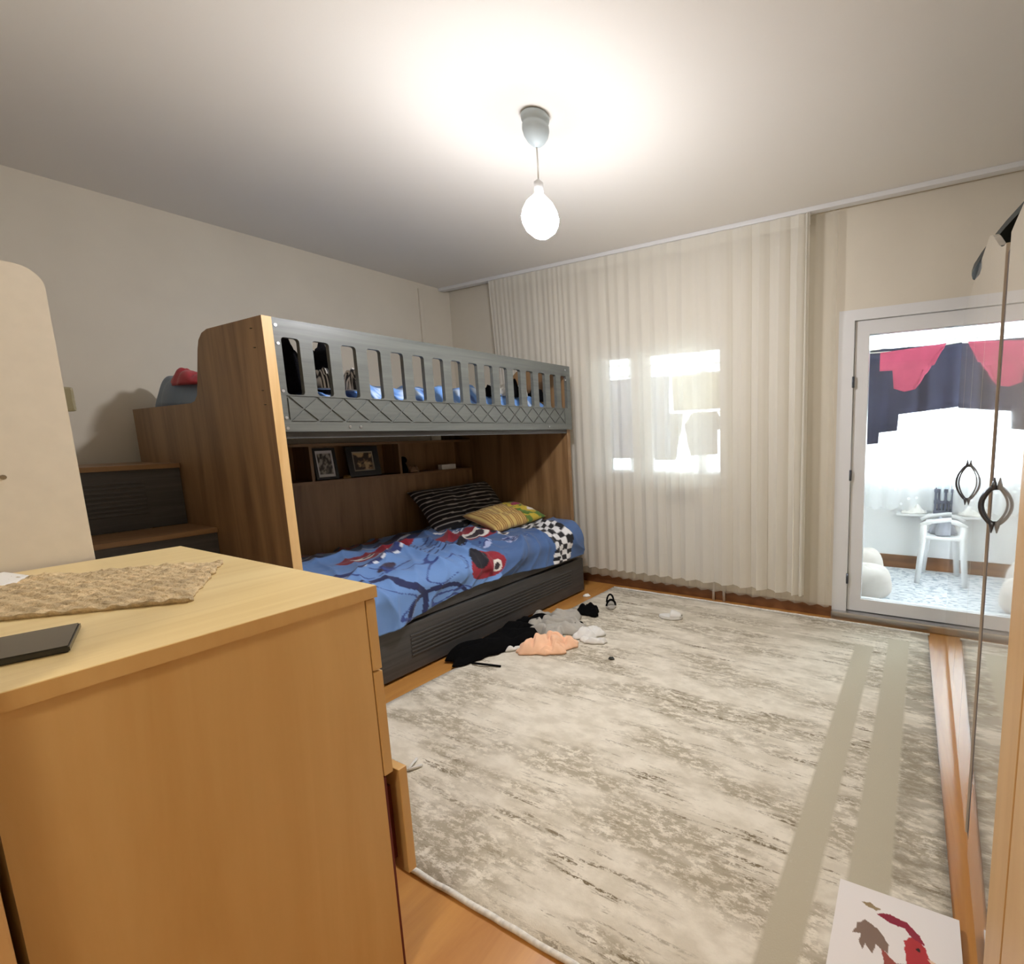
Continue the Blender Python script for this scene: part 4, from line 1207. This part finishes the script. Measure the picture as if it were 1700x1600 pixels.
tag(grid('rooster_picture', 150, 150, roo_fn, MT['printpaper'], colfn=roo_col, close=0.0165, smooth=False), 'white board painted with a red rooster lying on the rug', 'picture')

# ------------------------------------------------------------------ things lying on the floor by the bed
ZR = 0.0135
tag(heap('black_trousers', 1.80, -1.37, ZR, 0.16, 0.30, 0.11, 2.2, MT['black'], rot=-0.1, fold=0.9), 'heap of black clothes on the floor beside the trundle drawer', 'clothes')
tag(heap('black_garment', 1.80, -1.06, ZR, 0.10, 0.16, 0.09, 5.2, MT['black'], rot=0.1), 'black garment behind the grey clothes, close to the trundle drawer', 'clothes')
tag(heap('grey_sweater', 1.96, -1.00, ZR, 0.20, 0.23, 0.08, 1.2, MT['greycloth'], rot=0.7, rag=0.3, fold=1.3, freq=1.9, n=60), 'grey crumpled sweater on the rug edge by the bed', 'clothes')
tag(heap('peach_cloth', 2.13, -1.25, ZR, 0.15, 0.11, 0.075, 6.6, MT['peach'], rot=0.5, rag=0.22, fold=1.4, freq=1.7, n=60), 'peach coloured crumpled cloth on the rug', 'clothes')
tag(heap('black_sock', 2.08, -0.95, ZR, 0.07, 0.06, 0.06, 9.1, MT['black'], rot=0.5, n=18), 'black sock tucked between the grey sweater and white socks', 'sock')
tag(heap('white_sock', 2.24, -1.00, ZR, 0.09, 0.07, 0.07, 3.7, MT['whitecloth'], rot=0.4, rag=0.3, n=24), 'white crumpled sock beside the grey sweater', 'sock')
tag(heap('white_sock', 2.33, -1.07, ZR, 0.09, 0.035, 0.045, 8.7, MT['whitecloth'], rot=0.25, rag=0.2, n=24), 'long white sock lying flat in front of the crumpled one', 'sock')
tag(heap('black_hat', 2.00, -0.67, ZR, 0.10, 0.07, 0.08, 4.1, MT['black'], rot=-0.5, n=24), 'black folded hat on the rug behind the grey sweater', 'hat')
tag(tube('black_strap', [(1.87, -1.60, ZR + 0.004), (1.93, -1.60, ZR + 0.012), (2.0, -1.57, ZR + 0.004), (2.05, -1.56, ZR + 0.004)], 0.006, MT['black']), 'thin black strap trailing from the heap of black clothes', 'strap')
tag(heap('white_label', 1.96, -1.37, ZR, 0.05, 0.012, 0.03, 2.8, MT['whitecloth'], rot=0.9, n=10), 'small white tag beside the heap of black clothes', 'tag')

# small sandal, slipper, bits
sd = thing('sandal', (2.07, -0.50, ZR), 'small grey child sandal with a dark strap on the rug', 'sandal')
def sole(name, cx, cy, L, Wd, rot, z0, h, mat, parent):
    pts = []
    for i in range(24):
        a = 2 * PI * i / 24
        x, y = L / 2 * math.cos(a), Wd / 2 * math.sin(a) * (1 + 0.18 * math.cos(a))
        pts.append((cx + x * math.cos(rot) - y * math.sin(rot), cy + x * math.sin(rot) + y * math.cos(rot)))
    return prism(name, pts, 'z', z0, z0 + h, mat, parent, bevel=0.003)
sole('sole', 2.07, -0.50, 0.15, 0.065, -0.9, ZR, 0.014, MT['greycloth'], sd)
def strap_path(cx, cy, rot, off, hw, hh, z0):
    pts = []
    for i in range(11):
        t = i / 10 * PI
        x, y, z = off, hw * math.cos(t), hh * math.sin(t)
        pts.append((cx + x * math.cos(rot) - y * math.sin(rot), cy + x * math.sin(rot) + y * math.cos(rot), z0 + z))
    return pts
tube('strap', strap_path(2.07, -0.50, -0.9, 0.02, 0.033, 0.045, ZR + 0.012), 0.008, MT['black'], sd)
tube('strap', strap_path(2.07, -0.50, -0.9, -0.06, 0.026, 0.06, ZR + 0.012), 0.007, MT['black'], sd)
sl = thing('slipper', (2.58, -0.52, ZR), 'white slipper lying alone on the rug near the window wall', 'slipper')
sole('sole', 2.58, -0.52, 0.17, 0.075, 0.15, ZR, 0.018, MT['whitecloth'], sl)
def toe(u, v):
    a = u * PI
    t = v
    cx = 0.005 + 0.075 * t
    wdt = 0.037 * (1 - 0.5 * t * t); hh = 0.04 * (1 - 0.65 * t * t)
    x, y, z = cx, wdt * math.cos(a), hh * math.sin(a)
    return (2.58 + x * math.cos(0.15) - y * math.sin(0.15), -0.52 + x * math.sin(0.15) + y * math.cos(0.15), ZR + 0.017 + z)
grid('upper', 16, 8, toe, MT['whitecloth'], sl, thick=0.004)
tag(heap('paper_scrap', 1.74, -0.36, 0.0, 0.035, 0.025, 0.02, 1.9, MT['paper'], n=10), 'white paper scrap on the wood floor by the far rug corner', 'paper')
tag(heap('dark_bit', 2.56, -1.22, ZR, 0.018, 0.012, 0.014, 3.9, MT['dark'], n=8), 'tiny dark crumb in the open middle of the rug', 'crumb')
hc = thing('clothes_peg', (2.36, -2.30, ZR), 'pale open clothes peg on the rug near the dresser', 'clothes peg')
tube('peg_arm', [(2.345, -2.285, ZR + 0.005), (2.375, -2.345, ZR + 0.005)], 0.005, MT['whitecloth'], hc)
tube('peg_arm', [(2.40, -2.30, ZR + 0.005), (2.377, -2.343, ZR + 0.006)], 0.005, MT['whitecloth'], hc)
